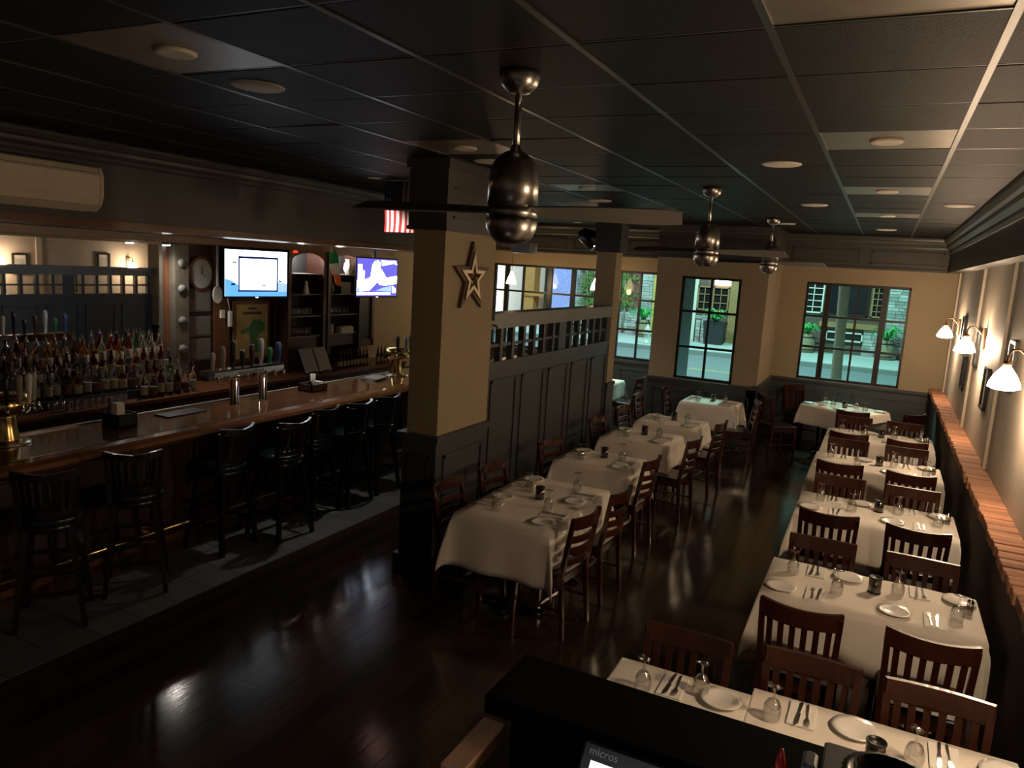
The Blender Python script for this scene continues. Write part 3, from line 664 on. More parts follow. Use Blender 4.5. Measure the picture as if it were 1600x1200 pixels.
for i, (x, y, a) in enumerate(((-4.92, 2.28, 70), (-4.88, 3.02, 50), (-4.88, 3.66, 50), (-4.98, 4.58, 92), (-4.79, 5.09, 86), (-4.98, 5.72, 92), (-4.93, 6.20, 90), (-4.94, 6.72, 88))):
    # chair local front is +y; facing the bar (-x)
    ST.put((x, y, 0.003), math.radians(a), 'dark spindle-back wooden bar stool, %s from the star column' % ('eighth', 'seventh', 'sixth', 'fifth', 'fourth', 'third', 'second', 'first')[i], 'bar stools in a row at the bar')
# items on the bar
def taptower_brass(loc, label, handles):
    o = thing('beer_tap_tower', label, 'beer tap', loc)
    MB().lathe([(0.16, 0), (0.16, 0.012), (0.12, 0.015)], 28).build('drip_tray', 'steel', o)
    MB().lathe([(0.10, 0.012), (0.092, 0.04), (0.075, 0.12), (0.066, 0.20), (0.07, 0.22)], 28).build('pedestal', 'brass', o)
    MB().lathe([(0.07, 0.215), (0.155, 0.235), (0.172, 0.265), (0.172, 0.33), (0.15, 0.365), (0.06, 0.38), (0.001, 0.382)], 32).build('head', 'brass', o)
    n = len(handles)
    for k, hm in enumerate(handles):
        a = -0.9+1.8*k/max(1, n-1); ca, sa = math.cos(a), math.sin(a)
        MB().tube([(0.16*ca, 0.16*sa, 0.30), (0.21*ca, 0.21*sa, 0.30), (0.225*ca, 0.225*sa, 0.25)], 0.014, 8).build('spout', 'chrome', o)
        hd = MB().lathe([(0.012, 0), (0.014, 0.04), (0.02, 0.10), (0.026, 0.19), (0.018, 0.215), (0.001, 0.22)], 10, (0.185*ca, 0.185*sa, 0.32), 1.0, 1.0).build('tap_handle', hm, o)
    return o
taptower_brass((-5.76, 3.25, 1.056), 'brass mushroom beer tap tower beside the white napkin caddy', ['handlegrey', 'handleblack', 'lblcream', 'whitepaint', 'handlegrey'])
taptower_brass((-5.72, 8.2, 1.056), 'brass mushroom beer tap tower next to the stacked menus', ['handleblack', 'handlegrey', 'handlegreen', 'handlegreen'])
tt = thing('chrome_tap_tower', 'long chrome bridge beer tap tower with two legs and lettered beam', 'beer tap', (-5.70, 5.42, 1.056))
for y in (-0.02, 0.36): MB().lathe([(0.055, 0), (0.055, 0.01), (0.042, 0.015), (0.042, 0.29)], 20, (0, y, 0)).build('leg', 'chrome', tt)
MB().cbox(-0.06, 0.06, -0.40, 0.62, 0.28, 0.37, 0.012).build('beam', 'chrome', tt)
MB().box(0.0601, 0.063, -0.32, 0.60, 0.295, 0.352).build('sign_plate', 'handlegrey', tt)
mw = Matrix(((0, 0, 1, 0.064), (1, 0, 0, 0.14), (0, 1, 0, 0.325), (0, 0, 0, 1)))
text_mesh('lettering', 'monaghan', 0.085, 'blackplastic', tt, mw)
hm_ = ['handlegrey', 'lblcream', 'handleblack', 'handleblack', 'darkwood', 'handlegrey', 'handlegreen', 'handleblue']
for k, hm in enumerate(hm_):
    y = -0.32+k*0.125; ht = 0.17+0.05*((k*7) % 3)
    MB().tube([(0.05, y, 0.31), (0.10, y, 0.31), (0.11, y, 0.26)], 0.012, 8).build('spout', 'chrome', tt)
    MB().lathe([(0.014, 0), (0.016, 0.03), (0.022, 0.08), (0.030, ht*0.8), (0.022, ht), (0.001, ht+0.01)], 10, (0.03, y, 0.37)).build('tap_handle', hm, tt)
nc = thing('napkin_caddy', 'black caddy holding upright white napkins on the bar', 'caddy', (-5.66, 4.10, 1.056))
MB().box(-0.10, 0.10, -0.08, 0.10, 0, 0.015).box(-0.10, -0.09, -0.08, 0.10, 0, 0.12).box(0.09, 0.10, -0.08, 0.10, 0, 0.12).box(-0.10, 0.10, -0.08, -0.07, 0, 0.12).box(-0.10, 0.10, 0.09, 0.10, 0, 0.12).build('tray', 'blackplastic', nc)
MB().box(0.02, 0.085, -0.075, -0.005, 0.015, 0.215).build('napkins', 'napkin', nc); MB().box(-0.06, -0.03, -0.05, -0.02, 0.015, 0.25).build('straws', 'greyplastic', nc)
nc = thing('wooden_caddy', 'brown wooden condiment caddy with a paper cup on the bar', 'caddy', (-5.70, 6.55, 1.056))
MB().box(-0.10, 0.10, -0.13, 0.13, 0, 0.012).box(-0.10, -0.088, -0.13, 0.13, 0, 0.085).box(0.088, 0.10, -0.13, 0.13, 0, 0.085).box(-0.10, 0.10, -0.13, -0.118, 0, 0.085).box(-0.10, 0.10, 0.118, 0.13, 0, 0.085).build('tray', 'darkwood', nc)
MB().lathe([(0.024, 0.012), (0.03, 0.19), (0.027, 0.19), (0.022, 0.02)], 14, (0, 0, 0)).build('paper_cup', 'whitepaint', nc)
MB().box(-0.07, 0.07, 0.03, 0.10, 0.012, 0.10).build('napkins', 'napkin', nc); MB().lathe([(0.02, 0.012), (0.02, 0.09), (0.008, 0.12)], 10, (0.02, -0.07, 0)).build('sauce_bottle', 'bbrown', nc)
for k in range(3):
    tag(MB().cbox(-0.11, 0.11, -0.16, 0.16, 0, 0.010, 0.002).build('menu', 'mutedpaper', None, (-5.72+0.01*k, 7.72, 1.056+0.0105*k), 0.1*k), 'grey menu in the low stack on the bar by a brass tower', 'menu', 'stacked menus on the bar')
tag(MB().cbox(-0.09, 0.09, -0.22, 0.22, 0, 0.012, 0.004).build('bar_mat', 'blackplastic', None, (-5.72, 4.78, 1.056)), 'flat black rubber bar mat by the chrome tap tower', 'mat')
# ------------------------------------------------------------------ back bar
bb = thing('back_bar', 'dark wooden back bar base cabinets with a brown worktop', 'back bar', (-7.1, 5.6, 0))
MB().box(-0.30, 0.30, -4.4, 4.4, 0.0, 0.93).build('base_cabinet', 'darkwood', bb)
MB().box(-0.30, 0.33, -4.4, 4.4, 0.93, 0.97).build('worktop', 'backwood', bb)
br = thing('bottle_riser', 'dark stepped riser of three tiers holding the liquor bottles', 'riser', (-7.1, 5.6, 0.971))
for k, (xa, zt) in enumerate(((0.15, 1.06), (-0.02, 1.18), (-0.19, 1.30))): MB().box(-0.34 if k == 2 else xa-0.17+0.0, xa, -4.0, 0.30, 0.0, zt-0.971).build('bottle_tier', 'shelfdark', br)
y = -4.3
while y < 4.2:
    MB().box(0.30, 0.315, y, y+0.64, 0.12, 0.88).build('cabinet_door', 'darkwood', bb); y += 0.7
mr_ = thing('bar_mirror', 'large wood framed mirror behind the liquor bottles', 'mirror', (-7.46, 4.0, 1.30))
MB().box(-0.01, 0.01, -2.1, 2.03, 0.0, 1.31).build('mirror_glass', 'mirror', mr_)
MB().box(-0.012, 0.04, -2.1, 2.05, 1.29, 1.318).box(-0.012, 0.04, 2.02, 2.05, 0.0, 1.31).build('frame', 'backwood', mr_)
# carved post + wood panel + shelving
po = thing('bar_post', 'pale carved post with stickers and medallions beside the mirror', 'post', (-7.38, 6.02, 0.97))
MB().box(-0.09, 0.06, 0.03, 0.22, 0, 1.64).build('post', 'carved', po)
for z in (0.42, 0.75, 1.12, 1.42): MB().tube([(0.06, 0.125, z), (0.075, 0.125, z)], 0.055, 14).build('medallion', 'greyplastic', po)
pa = thing('bar_wall_panel', 'dark red-brown wooden panel behind the oval clock', 'panel', (-7.43, 6.25, 0.97))
MB().box(-0.04, 0.02, 0.0, 1.40, 0, 1.64).build('board', 'darkwood', pa); MB().box(0.02, 0.05, 0.42, 0.66, 0, 1.64).build('pilaster', 'backwood', pa)
ck = thing('wall_clock', 'oval clock with pale face in a dark wooden frame', 'clock', (-7.405, 6.47, 2.27))
def disc_x(mb, r, x0, x1, sz=1.0, n=28):
    vs = [(x, r*math.cos(2*PI*k/n), sz*r*math.sin(2*PI*k/n)) for x in (x0, x1) for k in range(n)]
    return mb.add(vs, [tuple(range(n)), tuple(range(n, 2*n))]+[(k, (k+1) % n, n+(k+1) % n, n+k) for k in range(n)])
disc_x(MB(), 0.185, 0, 0.03, 1.12).build('frame', 'backwood', ck); disc_x(MB(), 0.155, 0.03, 0.036, 1.12).build('face', 'mutedpaper', ck)
MB().bar((0.04, 0, 0), (0.04, 0, 0.10), 0.008, 0.003).bar((0.04, 0, 0), (0.04, 0.06, -0.03), 0.010, 0.003).build('hands', 'blackplastic', ck)
for z, hgt, lb in ((1.82, 0.27, 'pale framed certificate below the oval clock'), (1.52, 0.24, 'tan paper notice between certificate and lower notice'), (1.22, 0.27, 'tan paper notice lowest below the oval clock')):
    o = thing('framed_notice', lb, 'notice', (-7.40, 6.46, z))
    MB().box(0, 0.012, -0.17, 0.16, 0, hgt).build('frame', 'greyplastic', o); MB().box(0.012, 0.016, -0.15, 0.14, 0.02, hgt-0.02).build('sheet', 'notice', o)
def tv(loc, w_, h_, label, gfx, rot):
    o = thing('television', label, 'television', loc, rot)
    MB().cbox(-0.03, 0.0, -w_/2, w_/2, 0, h_, 0.006).build('bezel', 'blackplastic', o)
    sc_ = MB().box(0.0, 0.002, -w_/2+0.018, w_/2-0.018, 0.022, h_-0.018).build('screen', gfx[0], o)
    for k, (poly, mm) in enumerate(gfx[1]):
        x = 0.0022+0.0004*k; P = [(-w_/2+0.018+(w_-0.036)*u, 0.022+(h_-0.04)*(1-v)) for u, v in poly]
        mb = MB(); n = len(P); mb.add([(x, a, bq) for a, bq in P], [tuple(range(n))]); mb.build('screen_image', mm, sc_)
    MB().box(-0.10, -0.03, -0.06, 0.06, h_*0.4, h_*0.7).bar((-0.08, 0, h_*0.6), (-0.08, 0, h_+0.14), 0.04, 0.04).build('mount', 'blackplastic', o)
    MB().box(0.0, 0.004, -0.02, 0.02, 0.004, 0.012).build('power_light', 'tvwhite', o)
    return o
rc = lambda a, b_, c, d: [(a, c), (b_, c), (b_, d), (a, d)]
tv((-7.15, 7.14, 1.99), 0.99, 0.61, 'flat television showing a white framed picture over the bar', ('tvwhite', [
    (rc(0, 1, 0.86, 1), 'tvblue'), ([(0, 0.62), (0.10, 0.66), (0.20, 0.75), (0.20, 0.9), (0, 0.9)], 'tvblue'), ([(0.84, 0.68), (1, 0.72), (1, 0.9), (0.84, 0.9)], 'tvmid'),
    (rc(0.20, 0.84, 0.13, 0.18), 'tvnavy'), (rc(0.20, 0.225, 0.13, 0.90), 'tvnavy'), (rc(0.82, 0.845, 0.13, 0.90), 'tvnavy'), (rc(0.20, 0.845, 0.86, 0.90), 'tvnavy'),
    (rc(0.11, 0.17, 0.25, 0.28), 'tvnavy'), (rc(0.56, 0.61, 0.30, 0.32), 'tvmid'), (rc(0.58, 0.64, 0.74, 0.77), 'tvnavy'), ([(0.86, 0.63), (0.93, 0.67), (0.86, 0.69)], 'tvnavy'), (rc(0.09, 0.15, 0.72, 0.76), 'tvnavy')]), math.radians(-6))
tv((-6.55, 8.85, 2.02), 0.90, 0.565, 'flat television showing a blue studio picture by the beige wall', ('tvpurple', [
    ([(0.32, 0.5), (0.36, 0.16), (0.42, 0.06), (0.5, 0.03), (0.56, 0.08), (0.56, 0.22), (0.66, 0.38), (0.72, 0.5), (1, 0.44), (1, 0.66), (0.7, 0.72), (0.56, 0.7), (0.5, 0.62), (0.42, 0.72), (0.30, 0.86), (0.0, 0.88), (0, 0.58), (0.2, 0.55)], 'tvwhite'),
    ([(0.58, 0.03), (0.96, 0.03), (1, 0.14), (0.9, 0.11), (0.6, 0.18)], 'tvwhite'), ([(0.02, 0.16), (0.12, 0.16), (0.12, 0.30), (0.18, 0.33), (0.18, 0.55), (0.02, 0.56)], 'tvwhite'),
    (rc(0.0, 0.84, 0.90, 0.97), 'tvwhite'), ([(0.88, 0.72), (0.98, 0.80), (0.98, 0.92), (0.88, 0.92)], 'tvwhite'), ([(0.45, 0.86), (0.62, 0.78), (0.86, 0.72), (0.86, 0.88)], 'tvmid'), (rc(0, 0.07, 0.78, 0.88), 'tvmid')]), math.radians(-4))
ps = thing('framed_poster', 'gold framed poster with a green figure behind the tap tower', 'poster', (-7.38, 7.27, 1.14))
MB().box(0, 0.02, -0.32, 0.32, 0, 0.80).build('frame', 'backwood', ps); MB().box(0.02, 0.024, -0.27, 0.27, 0.05, 0.75).build('sheet', 'postergold', ps)
gm = MB(); gp = [(0.10, 0.12), (0.16, 0.22), (0.06, 0.30), (0.12, 0.36), (0.22, 0.40), (0.22, 0.50), (0.12, 0.56), (0.0, 0.54), (-0.06, 0.46), (-0.2, 0.42), (-0.2, 0.37), (-0.06, 0.38), (-0.04, 0.28), (-0.02, 0.12)]
gm.add([(0.0252, a, bq) for a, bq in gp], [tuple(range(len(gp)))]); gm.build('printed_figure', 'postergreen', ps)
MB().box(0.024, 0.0252, -0.16, 0.16, 0.62, 0.655).box(0.024, 0.0252, -0.07, 0.07, 0.685, 0.71).build('printed_heading', 'darkwood', ps)
tag(MB().cbox(-0.01, 0.012, -0.035, 0.035, 0, 0.10, 0.004).build('light_switch', 'whitepaint', None, (-7.365, 6.78, 1.73)), 'small white switch plate on the wooden pilaster', 'switch')
ph = thing('wall_phone', 'white corded handset hanging on the wooden pilaster', 'telephone', (-7.36, 6.88, 1.62))
MB().cbox(0, 0.04, -0.03, 0.03, 0, 0.20, 0.01).build('handset', 'whitepaint', ph); MB().tube([(0.02, 0, 0.2), (0.03, -0.05, 0.35), (0.02, -0.1, 0.5), (0.0, -0.1, 0.6)], 0.006).build('cord', 'whitepaint', ph)
pdx = thing('wooden_paddle', 'pale paddle hanging beside the television', 'paddle', (-7.36, 6.70, 2.02)); 
MB().bar((0, 0, 0.08), (0, 0, 0.60), 0.02, 0.02).build('handle', 'whitepaint', pdx); disc_x(MB(), 0.07, -0.01, 0.01, 1.5).build('blade', 'whitepaint', pdx)
# arched shelf cabinets
def arch_cab(y0, y1, label):
    o = thing('arched_cabinet', label, 'cabinet', (-7.45, y0, 0.97)); W_ = y1-y0; D_ = 0.34
    MB().box(0, 0.02, 0, W_, 0, 1.65).build('back_panel', 'shelfdark', o)
    for y in (0, W_-0.06): MB().box(0.0, D_, y, y+0.06, 0, 1.65).build('side_post', 'darkwood', o)
    pts = [(0.06, 1.65), (0.06, 1.50)]+[(0.06+(W_-0.12)*(0.5-0.5*math.cos(PI*k/10)), 1.50+0.12*math.sin(PI*k/10)) for k in range(1, 10)]+[(W_-0.06, 1.50), (W_-0.06, 1.65)]
    mb = MB(); n = len(pts); hz = 1.65
    for i in range(n-1):
        (a, za), (c, zc) = pts[i], pts[i+1]
        if abs(a-c) < 1e-6: continue
        mb.add([(D_-0.03, a, za), (D_-0.03, c, zc), (D_-0.03, c, hz), (D_-0.03, a, hz), (D_, a, za), (D_, c, zc), (D_, c, hz), (D_, a, hz)], [(0,3,2,1),(4,5,6,7),(0,1,5,4),(1,2,6,5),(2,3,7,6),(3,0,4,7)])
    mb.build('arched_header', 'backwood', o)
    for z in (0.48, 0.76, 1.06, 1.34): MB().box(0.02, D_-0.03, 0.06, W_-0.06, z-0.012, z).build('shelf', 'greyplastic', o)
    MB().box(0.02, D_-0.06, 0.06, W_-0.06, 0.30, 0.465).build('drawer_front', 'darkwood', o)
    return o
arch_cab(7.66, 8.42, 'arched wooden shelf cabinet of stacked glassware beside the poster'); arch_cab(8.46, 9.24, 'arched wooden shelf cabinet of trinkets above the beer bottles')
for y in (8.04, 8.84): light('cabinet_light', 'POINT', (-7.25, y, 2.54), 14.0, (1, 0.95, 0.86), 0.03)
pm2 = thing('narrow_mirror', 'narrow dark mirror in a wooden frame beside the beige wall', 'mirror', (-7.45, 9.30, 0.97))
MB().box(0, 0.02, 0.04, 0.60, 0.30, 1.40).build('mirror_glass', 'shelfdark', pm2); MB().box(0, 0.05, 0, 0.06, 0.2, 1.6).box(0, 0.05, 0.58, 0.64, 0.2, 1.5).box(0, 0.05, 0, 0.64, 0.22, 0.30).box(0, 0.05, 0, 0.64, 1.4, 1.48).build('frame', 'backwood', pm2)
tag(MB().box(-7.47, -7.05, 2.0, 9.95, 2.62, 2.695).build('bar_header', 'backwood'), 'brown wooden header running above the back bar shelves', 'header')
tag(MB().lathe([(0.03, 0), (0.035, 0.01), (0.02, 0.03), (0.001, 0.035)], 12).build('red_light', 'redled', None, (-7.08, 7.75, 2.585)), 'small glowing red light above the television', 'light')
# glassware
def tumbler(r0, r1, h, name='tumbler'):
    return MB().lathe([(r0*0.9, 0), (r0, 0.002), (r1, h), (r1-0.003, h), (r0-0.003, 0.012), (0.001, 0.012)], 14).build(name, 'glass')
TU = Proto(tumbler(0.03, 0.036, 0.11), 'glass')
for z in (0.48, 0.76):
    for j in range(2):
        for k in range(6):
            TU.put((-7.22-0.10*j, 7.78+0.085*k, 0.97+z), 0, 'clear tumbler on the %s glass shelf of the arched glassware cabinet' % ('lower' if z < 0.5 else 'upper'), 'tumblers in the arched cabinet')
for k in range(5): TU.put((-7.2, 8.62+0.09*k, 0.97+0.76), 0, 'clear tumbler on the trinket cabinet shelf', 'tumblers in the trinket cabinet')
TU2 = Proto(tumbler(0.026, 0.032, 0.09, 'rocks_glass'), 'glass')
for k in range(11): TU2.put((-6.85, 4.28+0.075*k, 0.972), 0, 'small clear rocks glass in the row below the bottle tiers', 'rocks glasses in front of the bottles')
for (nm, lb, cat, loc, prof, mm) in (
    ('figurine', 'small glowing white figurine on the glassware shelf', 'figurine', (-7.2, 8.1, 2.03), [(0.045, 0), (0.04, 0.04), (0.03, 0.1), (0.02, 0.13), (0.025, 0.16), (0.001, 0.185)], 'whitepaint'),
    ('white_jug', 'tall white jug on the top trinket shelf', 'jug', (-7.2, 8.62, 2.31), [(0.05, 0), (0.06, 0.05), (0.055, 0.15), (0.04, 0.22), (0.045, 0.26)], 'whitepaint'),
    ('beer_stein', 'tan beer stein on the lower trinket shelf', 'stein', (-7.18, 8.6, 1.45), [(0.05, 0), (0.05, 0.13), (0.045, 0.14), (0.04, 0.14)], 'lblcream'),
    ('brown_jug', 'dark brown jug on the middle trinket shelf', 'jug', (-7.2, 8.60, 2.03), [(0.05, 0), (0.065, 0.06), (0.05, 0.14), (0.03, 0.2), (0.035, 0.24)], 'darkwood'),
    ('white_vase', 'white vase behind the tricolour flag on top shelf', 'vase', (-7.2, 9.0, 2.31), [(0.04, 0), (0.07, 0.08), (0.06, 0.15), (0.03, 0.2), (0.04, 0.22)], 'whitepaint')):
    tag(MB().lathe(prof, 16).build(nm, mm, None, loc), lb, cat)
tag(MB().box(-0.01, 0.01, -0.11, 0.11, 0, 0.17).box(0.01, 0.013, -0.06, 0.05, 0.03, 0.13).build('photo_frame', 'blackplastic', None, (-7.2, 8.95, 2.03)), 'dark photo frame standing on the middle trinket shelf', 'photo frame')
tag(MB().cbox(-0.06, 0.06, -0.16, 0.16, 0, 0.10, 0.02).build('folded_towels', 'mutedpaper', None, (-7.2, 8.95, 1.45)), 'grey folded towels on the lower trinket shelf', 'towels')
for k, y in enumerate((7.85, 8.12)):
    o = thing('order_screen', 'tilted grey order screen on the back bar worktop', 'screen', (-6.95, y, 0.97), 0, 'order screens on the back bar')
    MB().prism([(0.10, 0.02), (0.12, 0.02), (-0.02, 0.34), (-0.04, 0.33)], -0.12, 0.12, 'y').build('panel', 'greyplastic', o)
    MB().prism([(0.0, 0.0), (0.14, 0.0), (0.12, 0.03), (0.0, 0.14)], -0.08, 0.08, 'y').build('stand', 'blackplastic', o)
# bottles
def bottle(gm, prof, lab, cap, name='liquor_bottle'):
    o = thing(name, '', 'bottle')
    MB().lathe(prof, 14).build('glass_body', gm, o)
    r = max(p[0] for p in prof); h = prof[-1][1]
    MB().lathe([(r+0.0008, h*0.14), (r+0.0012, h*0.15), (r+0.0012, h*0.44), (r+0.0008, h*0.45)], 14).build('paper_label', lab, o)
    MB().lathe([(prof[-1][0]+0.002, h-0.02), (prof[-1][0]+0.002, h+0.006), (0.006, h+0.01), (0.004, h+0.045), (0.003, h+0.05)], 10).build('pourer', cap, o)
    return o
P1 = [(0.034, 0), (0.037, 0.004), (0.037, 0.17), (0.030, 0.20), (0.014, 0.225), (0.013, 0.29)]
P2 = [(0.042, 0), (0.045, 0.005), (0.043, 0.14), (0.035, 0.17), (0.015, 0.20), (0.014, 0.25)]
P3 = [(0.030, 0), (0.033, 0.004), (0.035, 0.20), (0.015, 0.24), (0.013, 0.31)]
P4 = [(0.028, 0), (0.0305, 0.003), (0.0305, 0.11), (0.024, 0.145), (0.012, 0.18), (0.012, 0.225)]
kinds = [('clear', Proto(bottle('bclear', P1, 'lblcream', 'chrome'), 'bottle')), ('brown', Proto(bottle('bbrown', P1, 'lbldark', 'chrome'), 'bottle')), ('green', Proto(bottle('bgreen', P3, 'lblcream', 'blackplastic'), 'bottle')),
         ('amber', Proto(bottle('bamber', P2, 'lblcream', 'chrome'), 'bottle')), ('squat clear', Proto(bottle('bclear', P2, 'lbldark', 'chrome'), 'bottle')), ('red', Proto(bottle('bred', P3, 'lblcream', 'chrome'), 'bottle'))]
for tier, (x, z, nm) in enumerate(((-7.03, 1.06, 'lowest'), (-7.20, 1.18, 'middle'), (-7.36, 1.30, 'top'))):
    y = 3.15+0.03*tier
    while y < 5.88:
        cn, pr = kinds[random.choice((0, 1, 3, 4, 1, 0, 5)) if y < 5.45 else random.choice((2, 2, 0, 5))]
        pr.put((x+random.uniform(-.01, .01), y, z), random.uniform(0, 6), '%s glass liquor bottle standing on the %s bottle tier' % (cn, nm), '%s liquor bottles on the %s tier' % (cn, nm)); y += random.uniform(0.092, 0.105)
for k in range(7): kinds[(0, 4, 5, 0, 1, 4, 0)[k]][1].put((-6.90, 5.30+0.105*k, 0.971), 0, 'liquor bottle on the worktop below the lowest tier', 'worktop liquor bottles')
BB = Proto(bottle('bbrown', P4, 'lblcream', 'lbldark', 'beer_bottle'), 'bottle')
for k in range(9): BB.put((-6.95, 8.56+0.078*k, 0.971), 0, 'brown beer bottle in the row below the trinket cabinet', 'beer bottles on the back bar')
for k in range(4): BB.put((-6.92, 9.42+0.09*k, 0.971), 0, 'brown beer bottle below the narrow mirror', 'beer bottles below the narrow mirror')
# ------------------------------------------------------------------ dining chairs
def mkchair(kind):
    o = thing('dining_chair', '', 'chair'); wd = 'darkchair' if kind == 'slat' else 'mahogany'
    MB().cbox(-0.20, 0.20, -0.185, 0.205, 0.44, 0.475, 0.012).build('seat', 'blackvinyl', o)
    MB().box(-0.195, 0.195, 0.175, 0.195, 0.385, 0.44).box(-0.195, 0.195, -0.18, -0.16, 0.385, 0.44).box(-0.195, -0.175, -0.17, 0.19, 0.385, 0.44).box(0.175, 0.195, -0.17, 0.19, 0.385, 0.44).build('seat_frame', wd, o)
    TZ = 0.90
    for s_ in (-1, 1):
        MB().bar((s_*0.178, 0.178, 0.44), (s_*0.185, 0.19, 0), 0.036, 0.036, 0.026, 0.026).build('leg', wd, o)
        MB().bar((s_*0.182, -0.19, 0.46), (s_*0.19, -0.235, 0), 0.034, 0.036, 0.028, 0.028).bar((s_*0.182, -0.19, 0.44), (s_*0.195, -0.265, TZ), 0.034, 0.034, 0.030, 0.026).build('leg', wd, o)
        MB().bar((s_*0.182, -0.21, 0.2), (s_*0.182, 0.182, 0.2), 0.016, 0.022).build('stretcher', wd, o)
    MB().bar((-0.182, -0.02, 0.2), (0.182, -0.02, 0.2), 0.022, 0.016).build('stretcher', wd, o)
    def yat(z): return -0.19-0.075*(z-0.44)/(TZ-0.44)
    def arc(z, hw, dep=0.045): return [(hw*(-1+2*i/10), yat(z)-dep*(1-(-1+2*i/10)**2), z) for i in range(11)]
    if kind == 'slat':
        MB().rail([(x, y, z+0.012*(x/0.2)**2) for x, y, z in arc(0.815, 0.205)], 0.024, 0.095).build('top_rail', wd, o)
        MB().rail(arc(0.53, 0.185, 0.03), 0.022, 0.045).build('lower_rail', wd, o)
        for k in range(6):
            u = -0.78+1.56*k/5; x = 0.19*u
            MB().bar((x*0.96, yat(0.56)-0.03*(1-u*u), 0.56), (x, yat(0.83)-0.045*(1-u*u), 0.83), 0.030, 0.011).build('back_slat', wd, o)
    else:
        for z, h_ in ((0.815, 0.085), (0.715, 0.045), (0.63, 0.045), (0.545, 0.045)): MB().rail(arc(z, 0.19, 0.05), 0.02, h_).build('ladder_rail', wd, o)
    return o
CS = Proto(mkchair('slat'), 'chair'); CL = Proto(mkchair('ladder'), 'chair')
# ------------------------------------------------------------------ tables and cloths
TZ0 = 0.755
def table(loc, W, D, rot, label, desc):
    o = thing('dining_table', label, 'table', loc, rot)
    MB().cbox(-W/2+.01, W/2-.01, -D/2+.01, D/2-.01, TZ0-0.035, TZ0-0.004, 0.006).build('table_top', 'darkwood', o)
    longx = W > D; nb = 2 if max(W, D) > 0.95 else 1
    for k in range(nb):
        c = 0 if nb == 1 else (-0.5+k)*(max(W, D)*0.55); cx, cy = (c, 0) if longx else (0, c)
        MB().lathe([(0.05, 0.04), (0.038, 0.07), (0.036, TZ0-0.05), (0.09, TZ0-0.038)], 14, (cx, cy, 0)).build('pedestal', 'blackplastic', o)
        for a in range(4):
            th = a*PI/2+(0 if nb == 1 else 0); L_ = 0.26 if nb == 1 else (0.26 if (a % 2 == (1 if longx else 0)) else 0.16)
            MB().bar((cx, cy, 0.05), (cx+L_*math.cos(th), cy+L_*math.sin(th), 0.022), 0.05, 0.034, 0.036, 0.02, ref=(0, 0, 1)).tube([(cx+L_*math.cos(th), cy+L_*math.sin(th), 0), (cx+L_*math.cos(th), cy+L_*math.sin(th), 0.03)], 0.018, 8).build('base_foot', 'blackplastic', o)
    return o
def cloth(loc, W, D, rot, ox, oy, label, seed=0):
    rnd = random.Random(seed)
    def coords(Wd, ov):
        ov = ov if isinstance(ov, tuple) else (ov, ov); K = 9
        n = 9; a = [-Wd/2-ov[0]+ov[0]*i/K for i in range(K)]+[-Wd/2+Wd*i/n for i in range(n+1)]+[Wd/2+ov[1]*(i+1)/K for i in range(K)]
        return a
    us, vs_ = coords(W, ox), coords(D, oy); ph = rnd.uniform(0, 6); V = []
    for u in us:
        for v in vs_:
            du, dv = max(abs(u)-W/2, 0), max(abs(v)-D/2, 0); su = 1 if u > 0 else -1; sv = 1 if v > 0 else -1
            r = math.hypot(du, dv)
            if r == 0: V.append((u, v, TZ0+0.0012*math.sin(9*u+ph)*math.sin(7*v))); continue
            th = math.atan2(dv, du); fl_ = math.sin(2*th); x = su*min(abs(u), W/2); y = sv*min(abs(v), D/2)
            e = min(r, 0.02); out = 0.008+0.02*min(1, r/0.3)
            if du > 0 and dv == 0: x += su*(out+0.010*math.sin(17*v+ph)*r/0.3*1.2)
            elif dv > 0 and du == 0: y += sv*(out+0.010*math.sin(15*u+ph)*r/0.3*1.2)
            else:
                x += su*(out*math.cos(th)+fl_*r*0.15); y += sv*(out*math.sin(th)+fl_*r*0.15)
            V.append((x, y, TZ0-r*(1-0.06*fl_)+0.006*max(0, 1-r/0.03)*0))
    n = len(vs_); F = [(i*n+j, (i+1)*n+j, (i+1)*n+j+1, i*n+j+1) for i in range(len(us)-1) for j in range(n-1)]
    mb = MB(); mb.add(V, F, True); o = mb.build('tablecloth', 'cloth', None, loc, rot)
    md = o.modifiers.new('thick', 'SOLIDIFY'); md.thickness = 0.002; md.offset = 1
    return tag(o, label, 'tablecloth')
# tableware
PLT = Proto(MB().lathe([(0.045, 0), (0.048, 0.003), (0.07, 0.010), (0.092, 0.016), (0.093, 0.0185), (0.068, 0.0125), (0.05, 0.007), (0.001, 0.006)], 30).build('side_plate', 'china'), 'plate')
gob = [(0.033, 0.0), (0.0375, 0.03), (0.036, 0.06), (0.025, 0.085), (0.009, 0.097), (0.0048, 0.105), (0.0045, 0.14), (0.007, 0.147), (0.030, 0.152), (0.033, 0.155), (0.001, 0.1565)]
gin = [(0.031, 0.0), (0.0355, 0.03), (0.034, 0.06), (0.023, 0.083), (0.001, 0.092)]
GBL = Proto(MB().lathe(list(reversed(gin))+gob, 20).build('water_goblet', 'glass'), 'goblet')
NPK = Proto(MB().cbox(-0.055, 0.055, -0.095, 0.095, 0, 0.008, 0.002).build('napkin', 'napkin'), 'napkin')
fk = MB().bar((0, -0.09, 0.006), (0, 0.02, 0.004), 0.010, 0.003, 0.005, 0.003, ref=(0, 0, 1)).bar((0, 0.02, 0.004), (0, 0.045, 0.005), 0.006, 0.003, 0.022, 0.002, ref=(0, 0, 1))
for t in (-0.009, -0.003, 0.003, 0.009): fk.bar((t, 0.045, 0.005), (t, 0.09, 0.007), 0.0035, 0.0025, 0.002, 0.002, ref=(0, 0, 1))
FRK = Proto(fk.build('fork', 'steel'), 'fork')
